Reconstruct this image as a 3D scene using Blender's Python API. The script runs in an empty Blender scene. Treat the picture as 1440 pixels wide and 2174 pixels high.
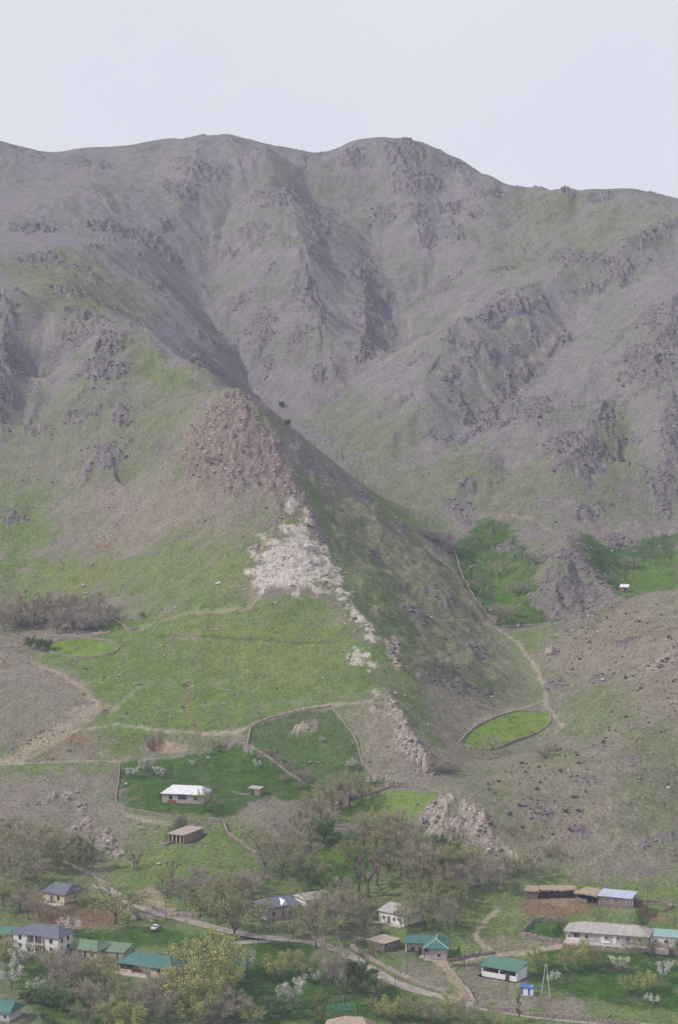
import bpy, bmesh, math, random, time
import numpy as np
from mathutils import Vector, Matrix
random.seed(7)
T0 = time.time()

# ------------------------------------------------------------------ camera, sky, sun, exposure
scene = bpy.context.scene
CZ = 190.0                      # camera height above the village datum
PITCH = math.radians(3.65)
FPX = 4500.0                    # focal length in photograph pixels (1440 x 2174)
cam_data = bpy.data.cameras.new('camera')
cam = bpy.data.objects.new('camera', cam_data)
scene.collection.objects.link(cam)
cam.location = (0, 0, CZ)
cam.rotation_euler = (math.pi / 2 - PITCH, 0, 0)
cam_data.sensor_fit = 'VERTICAL'
cam_data.sensor_height = 24.0
cam_data.lens = 24.0 * FPX / 2174.0
cam_data.clip_start = 1.0
cam_data.clip_end = 8000.0
scene.camera = cam

SUN_DIR = Vector((-0.75, -0.16, 0.64)).normalized()      # towards the sun: from the left, fairly high
world = bpy.data.worlds.new('World')
scene.world = world
world.use_nodes = True
wn = world.node_tree.nodes
wl = world.node_tree.links
for n in list(wn):
    wn.remove(n)
w_out = wn.new('ShaderNodeOutputWorld')
w_bg = wn.new('ShaderNodeBackground')
w_sky = wn.new('ShaderNodeTexSky')
w_sky.sky_type = 'NISHITA'
w_sky.sun_disc = False
w_sky.sun_elevation = math.asin(SUN_DIR.z)
w_sky.sun_rotation = math.atan2(SUN_DIR.x, SUN_DIR.y)
w_sky.altitude = 1200
w_sky.air_density = 1.0
w_sky.dust_density = 3.0
w_co = wn.new('ShaderNodeTexCoord')
w_no = wn.new('ShaderNodeTexNoise')
w_no.inputs['Scale'].default_value = 3.5
w_no.inputs['Detail'].default_value = 5
w_ra = wn.new('ShaderNodeValToRGB')                       # thin even veil of high cloud
w_ra.color_ramp.elements[0].position = 0.3
w_ra.color_ramp.elements[0].color = (8.75, 8.8, 9.45, 1)
w_ra.color_ramp.elements[1].position = 0.75
w_ra.color_ramp.elements[1].color = (9.9, 9.9, 10.3, 1)
w_mix = wn.new('ShaderNodeMixRGB')
w_mix.inputs[0].default_value = 0.88
wl.new(w_co.outputs['Generated'], w_no.inputs['Vector'])
wl.new(w_no.outputs['Fac'], w_ra.inputs['Fac'])
wl.new(w_sky.outputs['Color'], w_mix.inputs[1])
wl.new(w_ra.outputs['Color'], w_mix.inputs[2])
wl.new(w_mix.outputs['Color'], w_bg.inputs['Color'])
w_bg.inputs['Strength'].default_value = 0.1
wl.new(w_bg.outputs['Background'], w_out.inputs['Surface'])

sun_data = bpy.data.lights.new('sun', 'SUN')
sun_data.energy = 3.4
sun_data.angle = math.radians(2.0)
sun_data.color = (1.0, 0.95, 0.88)
sun = bpy.data.objects.new('sun', sun_data)
scene.collection.objects.link(sun)
sun.rotation_euler = SUN_DIR.to_track_quat('Z', 'Y').to_euler()
sun.location = (-300, 700, 500)

vs = scene.view_settings
vs.view_transform = 'Standard'
vs.look = 'None'
vs.exposure = -0.12
vs.gamma = 1.0
vs.use_curve_mapping = False
cy = scene.cycles
cy.max_bounces = 5
cy.diffuse_bounces = 2
cy.glossy_bounces = 2
cy.transmission_bounces = 2
cy.volume_bounces = 0
cy.transparent_max_bounces = 6
cy.use_denoising = True

# ------------------------------------------------------------------ numeric helpers
rng = np.random.default_rng(11)
PERM = rng.permutation(4096).astype(np.int64)
GA = rng.uniform(0, 2 * np.pi, 4096)
GX = np.cos(GA).astype(np.float32)
GY = np.sin(GA).astype(np.float32)
HV = rng.uniform(0, 1, 4096).astype(np.float32)

def _h(ix, iy):
    return PERM[(PERM[ix & 4095] + iy) & 4095]

def gnoise(x, y):                         # 2-D gradient noise, about -0.7..0.7
    ix = np.floor(x).astype(np.int64)
    iy = np.floor(y).astype(np.int64)
    fx = (x - ix).astype(np.float32)
    fy = (y - iy).astype(np.float32)
    ux = fx * fx * fx * (fx * (fx * 6 - 15) + 10)
    uy = fy * fy * fy * (fy * (fy * 6 - 15) + 10)
    def g(dx, dy):
        h = _h(ix + dx, iy + dy)
        return GX[h] * (fx - dx) + GY[h] * (fy - dy)
    a = g(0, 0) * (1 - ux) + g(1, 0) * ux
    b = g(0, 1) * (1 - ux) + g(1, 1) * ux
    return a * (1 - uy) + b * uy

def fbm(x, y, octaves=4, gain=0.5, lac=2.03):
    s = np.zeros(np.shape(x), np.float32)
    a = 1.0
    for o in range(octaves):
        s += a * gnoise(x + 17.3 * o, y - 9.1 * o)
        x = x * lac
        y = y * lac
        a *= gain
    return s

def ridged(x, y, octaves=4, gain=0.55, lac=2.1):
    s = np.zeros(np.shape(x), np.float32)
    a = 1.0
    t = 0.0
    for o in range(octaves):
        n = 1 - np.abs(gnoise(x + 31.7 * o, y + 5.3 * o)) * 2.0
        s += a * n * n
        t += a
        x = x * lac
        y = y * lac
        a *= gain
    return s / t

def cells(x, y):                          # Worley: distance to the two nearest points and the id value of the nearest
    ix = np.floor(x).astype(np.int64)
    iy = np.floor(y).astype(np.int64)
    f1 = np.full(x.shape, 9.0, np.float32)
    f2 = np.full(x.shape, 9.0, np.float32)
    cid = np.zeros(x.shape, np.float32)
    for dx in (-1, 0, 1):
        for dy in (-1, 0, 1):
            h = _h(ix + dx, iy + dy)
            d = np.hypot(ix + dx + HV[h] - x, iy + dy + HV[PERM[h]] - y).astype(np.float32)
            m = d < f1
            f2 = np.where(m, f1, np.minimum(f2, d))
            cid = np.where(m, HV[(h + 77) & 4095], cid)
            f1 = np.where(m, d, f1)
    return f1, f2, cid

def sstep(a, b, x):
    t = np.clip((x - a) / (b - a), 0, 1)
    return t * t * (3 - 2 * t)

CP, SP = math.cos(PITCH), math.sin(PITCH)
def ray(px, py):                          # direction of a photograph pixel, scaled to one metre of depth
    a = (px - 720.0) / FPX
    b = (1087.0 - py) / FPX
    d = CP + b * SP
    return a / d, (-SP + b * CP) / d

def at(px, py, depth):
    rx, rz = ray(px, py)
    return (rx * depth, depth, CZ + rz * depth)

# ------------------------------------------------------------------ terrain: control points (pixel, distance judged from the things standing there)
CTRL = [
 # near bank and village
 (720,2174,590),(200,2174,590),(1240,2174,592),(0,2174,588),(1440,2174,594),(450,2100,613),(100,2100,612),(800,2100,611),(1000,2120,607),(1250,2100,612),(1440,2110,610),
 (60,2010,640),(300,2040,632),(550,2020,637),(750,2020,637),(950,2030,634),(1150,2070,622),(1300,2010,641),(1440,2000,643),
 (100,1920,668),(330,1940,662),(600,1940,660),(820,1950,658),(1000,1950,657),(1150,1950,658),(1300,1915,670),(1440,1920,668),
 (50,1850,693),(260,1850,697),(450,1850,688),(600,1820,698),(760,1830,694),(900,1840,688),(1080,1860,683),(1300,1850,690),(1440,1830,694),
 (60,1750,728),(200,1740,733),(395,1790,708),(520,1750,722),(700,1760,716),(830,1740,722),(380,1705,735),(560,1690,741),
 (60,1650,765),(200,1640,768),(300,1600,785),(480,1600,784),(650,1600,778),(740,1680,744),(860,1685,738),
 # right cliff and right near hill
 (900,1765,708),(960,1795,702),(1035,1815,696),(930,1685,724),(985,1690,720),(1060,1760,708),
 (940,1660,750),(1010,1640,755),(1100,1620,758),(1200,1700,724),(1250,1800,700),(1150,1790,703),(1440,1700,722),(1330,1700,720),
 (1300,1580,766),(1440,1560,768),(1215,1570,784),(1300,1470,812),(1440,1450,806),(1235,1430,850),(1310,1370,858),(1440,1360,842),
 (1250,1330,900),(1335,1278,895),(1440,1258,882),
 # valley floor
 (900,1680,741),(1000,1640,757),(1040,1600,778),(1000,1580,785),(1130,1530,815),(1160,1480,845),(1110,1390,897),(1060,1335,930),(1150,1330,925),
 (1040,1260,975),(1000,1210,1005),(1070,1150,1045),(940,1130,1075),(830,1070,1125),(760,1020,1160),(690,960,1205),(630,905,1245),(570,845,1300),
 # knoll in the basin and meadow behind
 (1200,1305,945),(1140,1280,958),(1300,1270,950),(1215,1152,1003),(1180,1220,975),(1260,1220,980),(1290,1135,1062),(1440,1160,1045),(1400,1225,1003),(1330,1230,1000),
 # limestone ridge crest
 (490,832,1035),(560,900,1010),(620,1020,975),(650,1080,955),(690,1170,925),(720,1240,897),(760,1310,868),(800,1360,848),(812,1470,805),(850,1540,780),(905,1635,746),
 # its right flank
 (700,1000,1015),(800,1085,1003),(900,1160,995),(960,1205,982),(1020,1290,945),(840,1200,948),(900,1280,920),(1000,1420,872),(900,1370,885),(1060,1470,846),(920,1480,820),(980,1560,795),(760,1150,955),(700,1080,975),
 # its left flank, meadow
 (450,900,1008),(420,985,985),(560,1030,968),(600,1130,925),(540,1220,892),(640,1250,880),(450,1060,960),(450,1150,925),(450,1250,888),(450,1300,872),
 (300,1050,995),(300,1150,960),(300,1250,915),(300,1330,880),(150,1150,985),(150,1250,940),(100,1050,1040),(0,1050,1050),(0,1180,985),(60,1290,935),(180,1310,905),
 (650,1360,850),(500,1400,840),(250,1400,855),(80,1400,868),(180,1375,872),(400,1450,825),(650,1450,812),(740,1480,802),(100,1500,820),(0,1600,790),(500,1540,795),(650,1530,790),(760,1560,778),(0,1450,845),
 # left hill and green spur
 (350,940,1040),(390,860,1052),(250,950,1060),(200,1005,1040),(300,870,1090),(150,870,1105),(400,795,1112),(465,832,1062),(330,745,1165),(265,700,1215),(250,790,1140),
 (200,690,1210),(90,600,1300),(150,760,1165),(60,880,1120),(80,790,1180),(0,720,1190),(0,820,1130),(0,940,1090),(0,600,1320),
 # ravine behind the spur
 (400,720,1300),(480,790,1320),(300,620,1370),(450,700,1430),(430,590,1540),(500,450,1670),(540,820,1330),(200,530,1420),(330,540,1500),(380,620,1460),
 # middle rib
 (680,800,1300),(660,690,1375),(640,560,1490),(600,430,1640),(580,720,1385),(560,590,1500),(740,720,1375),(740,600,1480),(700,480,1600),
 # right branch of the ravine
 (700,850,1290),(810,765,1385),(830,650,1480),(800,540,1590),(760,440,1700),(690,330,1870),
 # left upper slopes and skyline
 (0,500,1500),(120,430,1600),(0,400,1690),(250,400,1680),(400,400,1690),(0,298,1850),(110,324,1850),(260,311,1860),(480,283,1880),(400,310,1850),(600,312,1880),(200,350,1790),(480,340,1780),
 # peak and right far slope
 (770,293,1840),(880,296,1820),(960,331,1790),(1090,398,1700),(850,420,1690),(900,520,1590),(950,600,1500),(980,440,1680),(1050,520,1570),(1100,460,1640),(1000,650,1400),(900,730,1370),
 (1200,402,1640),(1350,401,1620),(1440,421,1590),(1300,470,1540),(1440,520,1430),
 # right slope with ribs
 (1100,640,1370),(960,740,1300),(880,870,1215),(800,960,1180),(1230,650,1360),(1130,790,1270),(1040,880,1215),(1000,940,1170),(1200,560,1440),(1330,570,1395),(1400,700,1275),(1300,740,1280),
 (1150,900,1165),(1230,990,1112),(1320,900,1190),(1320,1000,1140),(1400,850,1185),(1400,980,1120),(1410,1090,1080),(1250,1080,1080),(1080,1000,1140),(1080,1090,1085),(950,1030,1125),(880,1000,1150),(1440,620,1330),
]
cp = np.array([at(*c) for c in CTRL])
# hidden ground the photograph implies: behind the skyline it falls away, before the frame it runs on down
extra = []
for px, py, d in [(0,298,1850),(260,311,1860),(480,283,1880),(690,330,1870),(830,290,1830),(960,331,1790),(1090,398,1700),(1200,402,1640),(1350,401,1620),(1440,421,1590)]:
    x, y, z = at(px, py, d)
    extra.append((x * 1.05, y + 110, z - 38))
    extra.append((x * 1.12, y + 260, z - 120))
for x in (-110, 0, 110):
    extra.append((x, 480, 0.0 - 16))
for px, py, d in CTRL:                    # carry edge heights outwards beyond the frame
    if px in (0, 1440) :
        x, y, z = at(px, py, d)
        s = -1 if px == 0 else 1
        extra.append((x + s * (40 + 0.05 * y), y, z + (6 if d > 700 else 1)))
cp = np.vstack([cp, np.array(extra)])
CMQ = 14.0
def solve_rbf(P):
    n = len(P)
    d = np.sqrt((P[:, None, 0] - P[None, :, 0]) ** 2 + (P[:, None, 1] - P[None, :, 1]) ** 2 + CMQ ** 2)
    A = np.zeros((n + 3, n + 3))
    A[:n, :n] = d - np.eye(n) * 1.5
    A[:n, n] = 1; A[:n, n + 1] = P[:, 0] / 1000; A[:n, n + 2] = P[:, 1] / 1000
    A[n:, :n] = A[:n, n:].T
    return np.linalg.solve(A, np.concatenate([P[:, 2], [0, 0, 0]]))
W = solve_rbf(cp)

# grid of the terrain: rows of depth, columns spread a little wider with distance
NC = 780
ys = [470.0]
while ys[-1] < 2090:
    t = ys[-1]
    ys.append(t + (0.9 if t < 960 else 0.9 + (t - 960) * 0.0012))
YS = np.array(ys)
NR = len(YS)
def halfw(y):
    return 26.0 + 0.187 * y
U = np.linspace(-1, 1, NC)
GXX = (U[None, :] * halfw(YS)[:, None]).astype(np.float64)
GYY = np.repeat(YS[:, None], NC, 1)
# the smooth body on a coarse lattice, then interpolated
cu = np.linspace(-1, 1, 150); cyy = np.linspace(470, YS[-1] + 1, 420)
cx = cu[None, :] * halfw(cyy)[:, None]
cY = np.repeat(cyy[:, None], 150, 1)
H = np.zeros(cx.shape)
n0 = len(cp)
for i in range(0, 420, 20):
    X = cx[i:i + 20].ravel(); Y = cY[i:i + 20].ravel()
    D = np.sqrt((X[:, None] - cp[None, :, 0]) ** 2 + (Y[:, None] - cp[None, :, 1]) ** 2 + CMQ ** 2)
    H[i:i + 20] = (D @ W[:n0] + W[n0] + W[n0 + 1] * X / 1000 + W[n0 + 2] * Y / 1000).reshape(20, 150)
def grid_sample(G, us, yr, x, y):
    u = np.clip((x / halfw(y) + 1) / 2, 0, 1) * (len(us) - 1)
    v = np.interp(y, yr, np.arange(len(yr)))
    iu = np.minimum(u.astype(int), len(us) - 2); iv = np.minimum(v.astype(int), len(yr) - 2)
    fu = u - iu; fv = v - iv
    return ((G[iv, iu] * (1 - fu) + G[iv, iu + 1] * fu) * (1 - fv) + (G[iv + 1, iu] * (1 - fu) + G[iv + 1, iu + 1] * fu) * fv)
HB = grid_sample(H, cu, cyy, GXX, GYY)

def hit_many(pix, G=None, dmax=2080.0):   # first ground point seen through each pixel
    G = HB if G is None else G
    ds = np.arange(500.0, dmax, 1.0)
    out = []
    for px, py in pix:
        rx, rz = ray(px, py)
        z = CZ + rz * ds
        g = grid_sample(G, U, YS, rx * ds, ds)
        below = np.nonzero(z < g)[0]
        k = below[0] if len(below) else len(ds) - 1
        if k > 0:
            a = z[k - 1] - g[k - 1]; b = g[k] - z[k]
            d = ds[k - 1] + a / max(a + b, 1e-6)
        else:
            d = ds[0]
        out.append((rx * d, d, CZ + rz * d))
    return np.array(out)

# ------------------------------------------------------------------ ribs and gullies of the hills
def seg_dist(X, Y, pts):                  # distance to a polyline and the position along it (0..1)
    best = np.full(X.shape, 1e9); par = np.zeros(X.shape)
    L = [0.0]
    for a, b in zip(pts[:-1], pts[1:]):
        L.append(L[-1] + math.hypot(b[0] - a[0], b[1] - a[1]))
    for i, (a, b) in enumerate(zip(pts[:-1], pts[1:])):
        dx, dy = b[0] - a[0], b[1] - a[1]
        l2 = dx * dx + dy * dy + 1e-9
        t = np.clip(((X - a[0]) * dx + (Y - a[1]) * dy) / l2, 0, 1)
        d = np.hypot(X - a[0] - t * dx, Y - a[1] - t * dy)
        m = d < best
        best = np.where(m, d, best)
        par = np.where(m, (L[i] + t * math.sqrt(l2)) / max(L[-1], 1e-6), par)
    return best, par

def window(pts, r):                       # slice of the terrain grid around points
    x0, x1 = min(p[0] for p in pts) - r, max(p[0] for p in pts) + r
    y0, y1 = min(p[1] for p in pts) - r, max(p[1] for p in pts) + r
    j0 = max(0, np.searchsorted(YS, y0) - 1); j1 = min(NR, np.searchsorted(YS, y1) + 1)
    if j1 <= j0: j1 = j0 + 1
    u0 = min(x0 / halfw(y0), x0 / halfw(y1)); u1 = max(x1 / halfw(y0), x1 / halfw(y1))
    i0 = int(np.clip((u0 + 1) / 2 * (NC - 1) - 1, 0, NC - 1)); i1 = int(np.clip((u1 + 1) / 2 * (NC - 1) + 2, i0 + 1, NC))
    return slice(j0, j1), slice(i0, i1)

RIBS = [
 ([(490,832),(560,900),(620,1020),(650,1080),(690,1170),(720,1240),(760,1310),(800,1360)], 3.5, 13),
 ([(812,1472),(850,1540),(880,1590),(905,1635)], 4.0, 9),
 ([(90,600),(180,650),(265,700),(330,745),(400,790),(465,830)], 6, 24),
 ([(560,335),(600,430),(650,560),(670,690),(690,800)], 11, 34),
 ([(480,300),(520,420),(560,560),(560,690),(565,770)], 8, 24),
 ([(1440,500),(1250,580),(1100,640),(960,740),(890,860)], 11, 30),
 ([(1330,740),(1180,860),(1060,880)], 7, 22),
 ([(1290,880),(1230,990),(1180,1050)], 8, 22),
 ([(1440,640),(1390,800),(1400,950),(1410,1080)], 10, 24),
 ([(180,400),(300,540),(400,690),(470,770)], 9, 26),
 ([(0,640),(10,760),(20,840)], 8, 20),
 ([(830,300),(870,400),(890,520)], 11, 36),
 ([(960,335),(1000,430),(960,520)], 7, 26),
 ([(440,300),(400,400),(380,470)], 8, 28),
 ([(770,570),(780,660),(770,760)], 8, 14),
 ([(230,700),(200,790),(160,890)], 5, 20),
 ([(260,880),(230,960),(190,1010)], 5, 16),
 ([(1080,900),(1000,1030),(960,1080)], 4, 16),
 ([(1215,1150),(1190,1230),(1180,1290)], 4, 12),
 ([(500,450),(430,590),(450,700),(540,822),(630,905)], -8, 28),
 ([(760,430),(800,540),(832,650),(812,765),(700,850)], -8, 28),
 ([(1230,650),(1130,790),(1040,880),(960,950)], -6, 18),
 ([(1340,870),(1325,1000)], -5, 14),
 ([(90,740),(75,820),(60,900)], -7, 20),
 ([(390,860),(340,950),(250,1010)], -6, 15),
 ([(240,440),(330,600)], -5, 22),
 ([(930,340),(945,470),(900,600)], -6, 22),
 ([(1110,470),(1120,540),(1000,640)], -5, 30),
 ([(620,320),(660,420),(700,520),(740,640)], -8, 20),
 ([(800,320),(790,420)], -7, 22),
 ([(340,320),(330,420)], -6, 24),
]
GRD = HB.copy()
for pts, amp, wd in RIBS:
    wp = [tuple(p) for p in hit_many(pts)]
    # a vertical fold can hit surfaces far apart: keep runs that stay together
    sj, si = window(wp, wd * 3)
    d, t = seg_dist(GXX[sj, si], GYY[sj, si], wp)
    w = np.exp(-np.abs(d / wd) ** (1.25 if amp > 0 else 1.6))
    w *= sstep(0.0, 0.12, t + 0.05) * sstep(0.0, 0.12, 1.05 - t)
    GRD[sj, si] += amp * w
gz = np.gradient(GRD, axis=0) / np.gradient(GYY, axis=0)
gx = np.gradient(GRD, axis=1) / np.gradient(GXX, axis=1)
slope = np.hypot(gx, gz)
steep = sstep(0.16, 0.42, slope)
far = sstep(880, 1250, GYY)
# wide relief
GRD += (2.3 + 4.2 * far) * (0.3 + 0.7 * steep) * fbm(GXX / 95, GYY / 95, 4) * sstep(640, 800, GYY)
# run-off furrows down the steep slopes (cosine ripples laid across the slope, branching with each octave)
def furrows(X, Y, dx, dy):
    ix = np.floor(X).astype(np.int64); iy = np.floor(Y).astype(np.int64)
    fx = X - ix; fy = Y - iy
    va = np.zeros(X.shape); vx = np.zeros(X.shape); vy = np.zeros(X.shape); wt = np.zeros(X.shape)
    for i in (-1, 0, 1):
        for j in (-1, 0, 1):
            h = _h(ix + i, iy + j)
            px = fx - i - HV[h] * 0.7; py = fy - j - HV[PERM[h]] * 0.7
            w = np.exp(-2.2 * (px * px + py * py))
            m = (px * dx + py * dy) * 2 * np.pi
            va += np.cos(m) * w
            s = -np.sin(m) * w
            vx += s * dx; vy += s * dy
            wt += w
    return va / wt, vx / wt, vy / wt
g2z = np.gradient(GRD, axis=0) / np.gradient(GYY, axis=0)
g2x = np.gradient(GRD, axis=1) / np.gradient(GXX, axis=1)
nx_, ny_ = g2x.copy(), g2z.copy()
for sc, amp in ((62.0, 1.7), (27.0, 0.8), (12.0, 0.4)):
    l = np.hypot(nx_, ny_) + 1e-3
    k = np.clip(l * 3.0, 0, 1.15) / l
    v, vx, vy = furrows(GXX / sc + 3.1, GYY / sc + 7.7, -ny_ * k, nx_ * k)
    GRD += amp * steep * (0.25 + 0.75 * far) * v
    nx_ = nx_ + 0.35 * vx * np.hypot(g2x, g2z); ny_ = ny_ + 0.35 * vy * np.hypot(g2x, g2z)

# ------------------------------------------------------------------ masks drawn on the ground
FLANK = [(500,845),(600,925),(700,990),(800,1080),(900,1155),(960,1205),(1040,1310),(1085,1420),(1080,1490),(960,1550),(880,1500),(800,1330),(720,1180),(660,1060),(610,980)]
def poly_mask(pix, feather=1.5, rough=0.0, rscale=8.0, G=None, world=None):
    if world is None:
        w = hit_many(pix, GRD if G is None else G)
        md = np.median(w[:, 1])
        keep = np.abs(w[:, 1] - md) < 130
        w = w[keep]
    else:
        w = world
    if len(w) < 3:
        return None
    sj, si = window([tuple(p) for p in w], feather * 2 + rough * 2)
    X = GXX[sj, si]; Y = GYY[sj, si]
    n = len(w)
    inside = np.zeros(X.shape, bool)
    dist = np.full(X.shape, 1e9)
    for i in range(n):
        ax, ay = w[i][0], w[i][1]; bx, by = w[(i + 1) % n][0], w[(i + 1) % n][1]
        if ay != by:
            c = ((ay > Y) != (by > Y)) & (X < (bx - ax) * (Y - ay) / (by - ay) + ax)
            inside ^= c
        dx, dy = bx - ax, by - ay
        t = np.clip(((X - ax) * dx + (Y - ay) * dy) / (dx * dx + dy * dy + 1e-9), 0, 1)
        dist = np.minimum(dist, np.hypot(X - ax - t * dx, Y - ay - t * dy))
    sd = np.where(inside, dist, -dist)
    if rough:
        sd = sd + rough * 1.8 * fbm(X / rscale + 40, Y / rscale - 13, 4, 0.6)
    return sj, si, sstep(-feather, feather, sd)

def ell(px, py, rx, ry, ang=0.0, n=12):
    a = math.radians(ang)
    return [(px + rx * math.cos(t) * math.cos(a) - ry * math.sin(t) * math.sin(a),
             py + rx * math.cos(t) * math.sin(a) + ry * math.sin(t) * math.cos(a)) for t in [2 * math.pi * k / n for k in range(n)]]

fl = poly_mask(FLANK, 8, 2)
X_, Y_ = GXX[fl[0], fl[1]], GYY[fl[0], fl[1]]
GRD[fl[0], fl[1]] += fl[2] * (5.0 * fbm(X_ / 30 + 11, Y_ / 34, 4, 0.55) + 2.2 * (ridged(X_ / 26 + Y_ / 60, Y_ / 22 - X_ / 70, 3) - 0.5))
# crags: (pixel ellipse or polygon, height of the rock above the slope, kind of stone)
CR = [
 (442,365,45,20,10),(380,405,40,16,15),(350,475,14,14,0),(210,480,50,12,5),(320,520,70,11,28),(65,485,50,11,5),(90,545,45,11,-12),(178,352,14,9,0),(220,355,15,9,0),
 (540,495,35,22,0),(590,420,55,16,0),(485,535,18,10,0),(575,570,8,12,0),(555,700,26,55,12),(570,770,14,18,0),(655,625,22,42,-10),(680,665,9,20,0),(640,725,22,32,0),(685,795,12,20,0),
 (230,730,36,24,-25),(185,675,30,16,0),(130,620,26,9,25),(15,775,24,60,0),(20,665,15,25,0),(425,720,10,15,0),(440,780,42,11,25),(215,785,55,24,0),(700,450,12,25,0),(670,445,10,22,0),
 (750,325,28,22,0),(855,320,44,32,10),(860,380,34,32,0),(915,385,20,24,20),(810,455,28,28,0),(885,450,13,19,0),(905,505,20,22,0),(960,505,17,14,0),(960,435,34,13,0),(1010,460,19,13,0),(1040,420,34,11,0),(995,385,14,12,0),
 (980,350,45,8,24),(770,575,26,24,0),(780,665,14,38,0),(770,745,20,30,0),(940,605,17,9,-20),(970,580,11,9,0),(1095,655,70,18,-8),(1040,680,28,14,0),(1130,710,9,14,0),(1195,715,13,12,0),(1315,572,28,38,0),(1260,612,28,13,-20),
 (995,755,15,28,0),(1040,755,11,18,0),(955,710,11,11,0),(960,815,16,38,0),(1410,700,38,46,0),(1370,780,60,50,0),(1220,550,56,12,0),(1395,500,60,13,-33),(1265,420,30,9,0),(1205,410,18,8,0),(1095,815,46,24,-32),
 (13,837,15,33,0),(177,887,33,18,0),(267,877,18,28,0),(227,967,42,32,0),(180,1007,19,12,0),(70,917,32,8,-10),(350,950,18,10,0),(27,1095,25,18,0),
 (1061,880,56,30,-38),(1140,872,22,32,15),(1226,962,56,52,0),(1192,948,36,26,0),(1286,880,17,28,0),(1402,1037,27,58,0),(1249,1090,34,16,0),(1080,1165,13,16,0),(1309,1154,38,12,12),(1001,1030,14,13,0),(994,880,28,18,0),
 (1425,900,24,70,0),(585,948,13,24,-30),(628,1035,8,24,-15),(664,1112,7,22,-20),(606,985,8,16,-25),(640,1065,9,12,0),(700,1205,6,16,-25),(1160,395,16,6,0),(905,1210,0,0,0),(940,1270,46,9,30),(880,1300,30,7,20),(640,955,16,7,40),(705,1002,14,6,35),(770,1050,16,6,40),(850,1120,14,6,35),(800,1180,18,7,30),(1330,1370,26,8,-30),(1270,1440,22,7,-20),(1390,1460,20,7,-30),(1180,1450,14,6,0),(1250,1650,14,5,0),(1330,1620,12,5,0),(1140,1720,18,6,20),(1240,1760,20,7,0),(1400,1780,30,9,-10),(960,1450,60,10,12),(1010,1380,40,8,30),
]
ROCK = np.zeros(GRD.shape, np.float32)     # any bare rock
LIME = np.zeros(GRD.shape, np.float32)     # pale limestone
RED = np.zeros(GRD.shape, np.float32)      # warm broken crag
CLIFF = np.zeros(GRD.shape, np.float32)    # grey-tan low cliffs
def put(A, m, k=1.0):
    if m is not None:
        A[m[0], m[1]] = np.maximum(A[m[0], m[1]], m[2] * k)
G0 = GRD.copy()
for px, py, rx, ry, ang in CR:
    if rx:
        c = hit_many([(px, py)], G0)[0]
        put(ROCK, poly_mask(ell(px, py, rx, ry, ang), 2.2, 5.0, 9.0, G0))
CRAG = [(478,836),(505,832),(545,870),(560,910),(600,960),(625,1020),(640,1060),(600,1050),(560,1032),(500,1042),(430,1032),(370,970),(395,925),(440,880)]
put(RED, poly_mask(CRAG, 3.5, 7.0, 9.0, G0))
put(RED, poly_mask([(560,1030),(625,1040),(610,1090),(570,1110),(560,1070)], 4, 5.0, 6.0, G0), 0.45)
FACE = [(618,1122),(648,1120),(668,1150),(684,1185),(690,1225),(688,1258),(645,1252),(600,1246),(560,1250),(532,1215),(545,1172),(578,1145)]
put(LIME, poly_mask(FACE, 4.0, 7.0, 7.0, G0))
for p in ([(690,1185),(705,1195),(738,1265),(735,1280),(715,1255)], [(738,1285),(755,1292),(808,1360),(790,1362),(762,1330)], ell(762,1398,26,14,20), ell(785,1412,14,6,20), ell(620,1075,9,18,0),
          ):
    put(LIME, poly_mask(p, 1.2, 3.0, 4.0, G0))
for p in ([(822,1490),(845,1500),(880,1565),(918,1620),(918,1648),(888,1645),(850,1590),(828,1545)], ell(838,1395,9,30,-18), ell(845,1372,6,18,-10), ell(800,1298,5,10,0), ell(795,1510,14,10,0),ell(655,1100,10,26,-15),
          ell(1400,1412,24,5,-42), ell(1168,1386,15,9,8), ell(170,1713,13,12,0), ell(150,1688,14,7,0), ell(98,1698,20,5,-15), ell(230,1782,10,26,10), ell(247,1816,17,9,0), ell(175,1757,24,6,-15), ell(540,1175,12,14,0),
          [(882,1745),(905,1715),(940,1690),(965,1692),(955,1720),(985,1760),(960,1792),(915,1775)], [(985,1692),(1010,1710),(1040,1740),(1058,1810),(1035,1822),(1005,1790),(975,1740)], ell(989,1851,11,17,0), ell(1053,1865,11,20,0), ell(640,1550,20,9,-20), ell(190,1742,18,6,-10), ell(95,1655,12,4,-20)):
    put(CLIFF, poly_mask(p, 1.0, 1.6, 4.0, G0))
put(ROCK, poly_mask([(1215,1150),(1250,1195),(1310,1268),(1225,1315),(1170,1310),(1130,1275),(1165,1210)], 3, 8.0, 9.0, G0), 0.85)
kn = poly_mask([(1205,1145),(1270,1190),(1320,1270),(1225,1322),(1160,1315),(1120,1280),(1155,1205)], 8, 3.0, 9.0, G0)
GRD[kn[0], kn[1]] += kn[2] * (5.0 * fbm(GXX[kn[0], kn[1]] / 17 + 3, GYY[kn[0], kn[1]] / 17, 4, 0.55))
put(ROCK, poly_mask([(655,1090),(690,1130),(700,1180),(680,1160),(655,1120)], 1.5, 2.0, 5.0, G0))
put(ROCK, poly_mask([(1300,1260),(1240,1330),(1170,1345),(1200,1320),(1290,1290)], 2, 3.0, 5.0, G0), 0.6)
put(CLIFF, poly_mask([(1330,1440),(1420,1380),(1440,1400),(1380,1440)], 2, 4.0, 4.0, G0), 0.35)
# scattered outcrops over the steep far slopes, broken by noise
nb = fbm(GXX / 42 + 5, GYY / 42 + 9, 4, 0.6) + 0.30 * (ridged(GXX / 60, GYY / 60, 3) - 0.5)
auto = sstep(0.30, 0.50, nb) * sstep(0.22, 0.40, slope) * sstep(1010, 1150, GYY)
ROCK = np.maximum(ROCK, 0.75 * auto.astype(np.float32))

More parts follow.
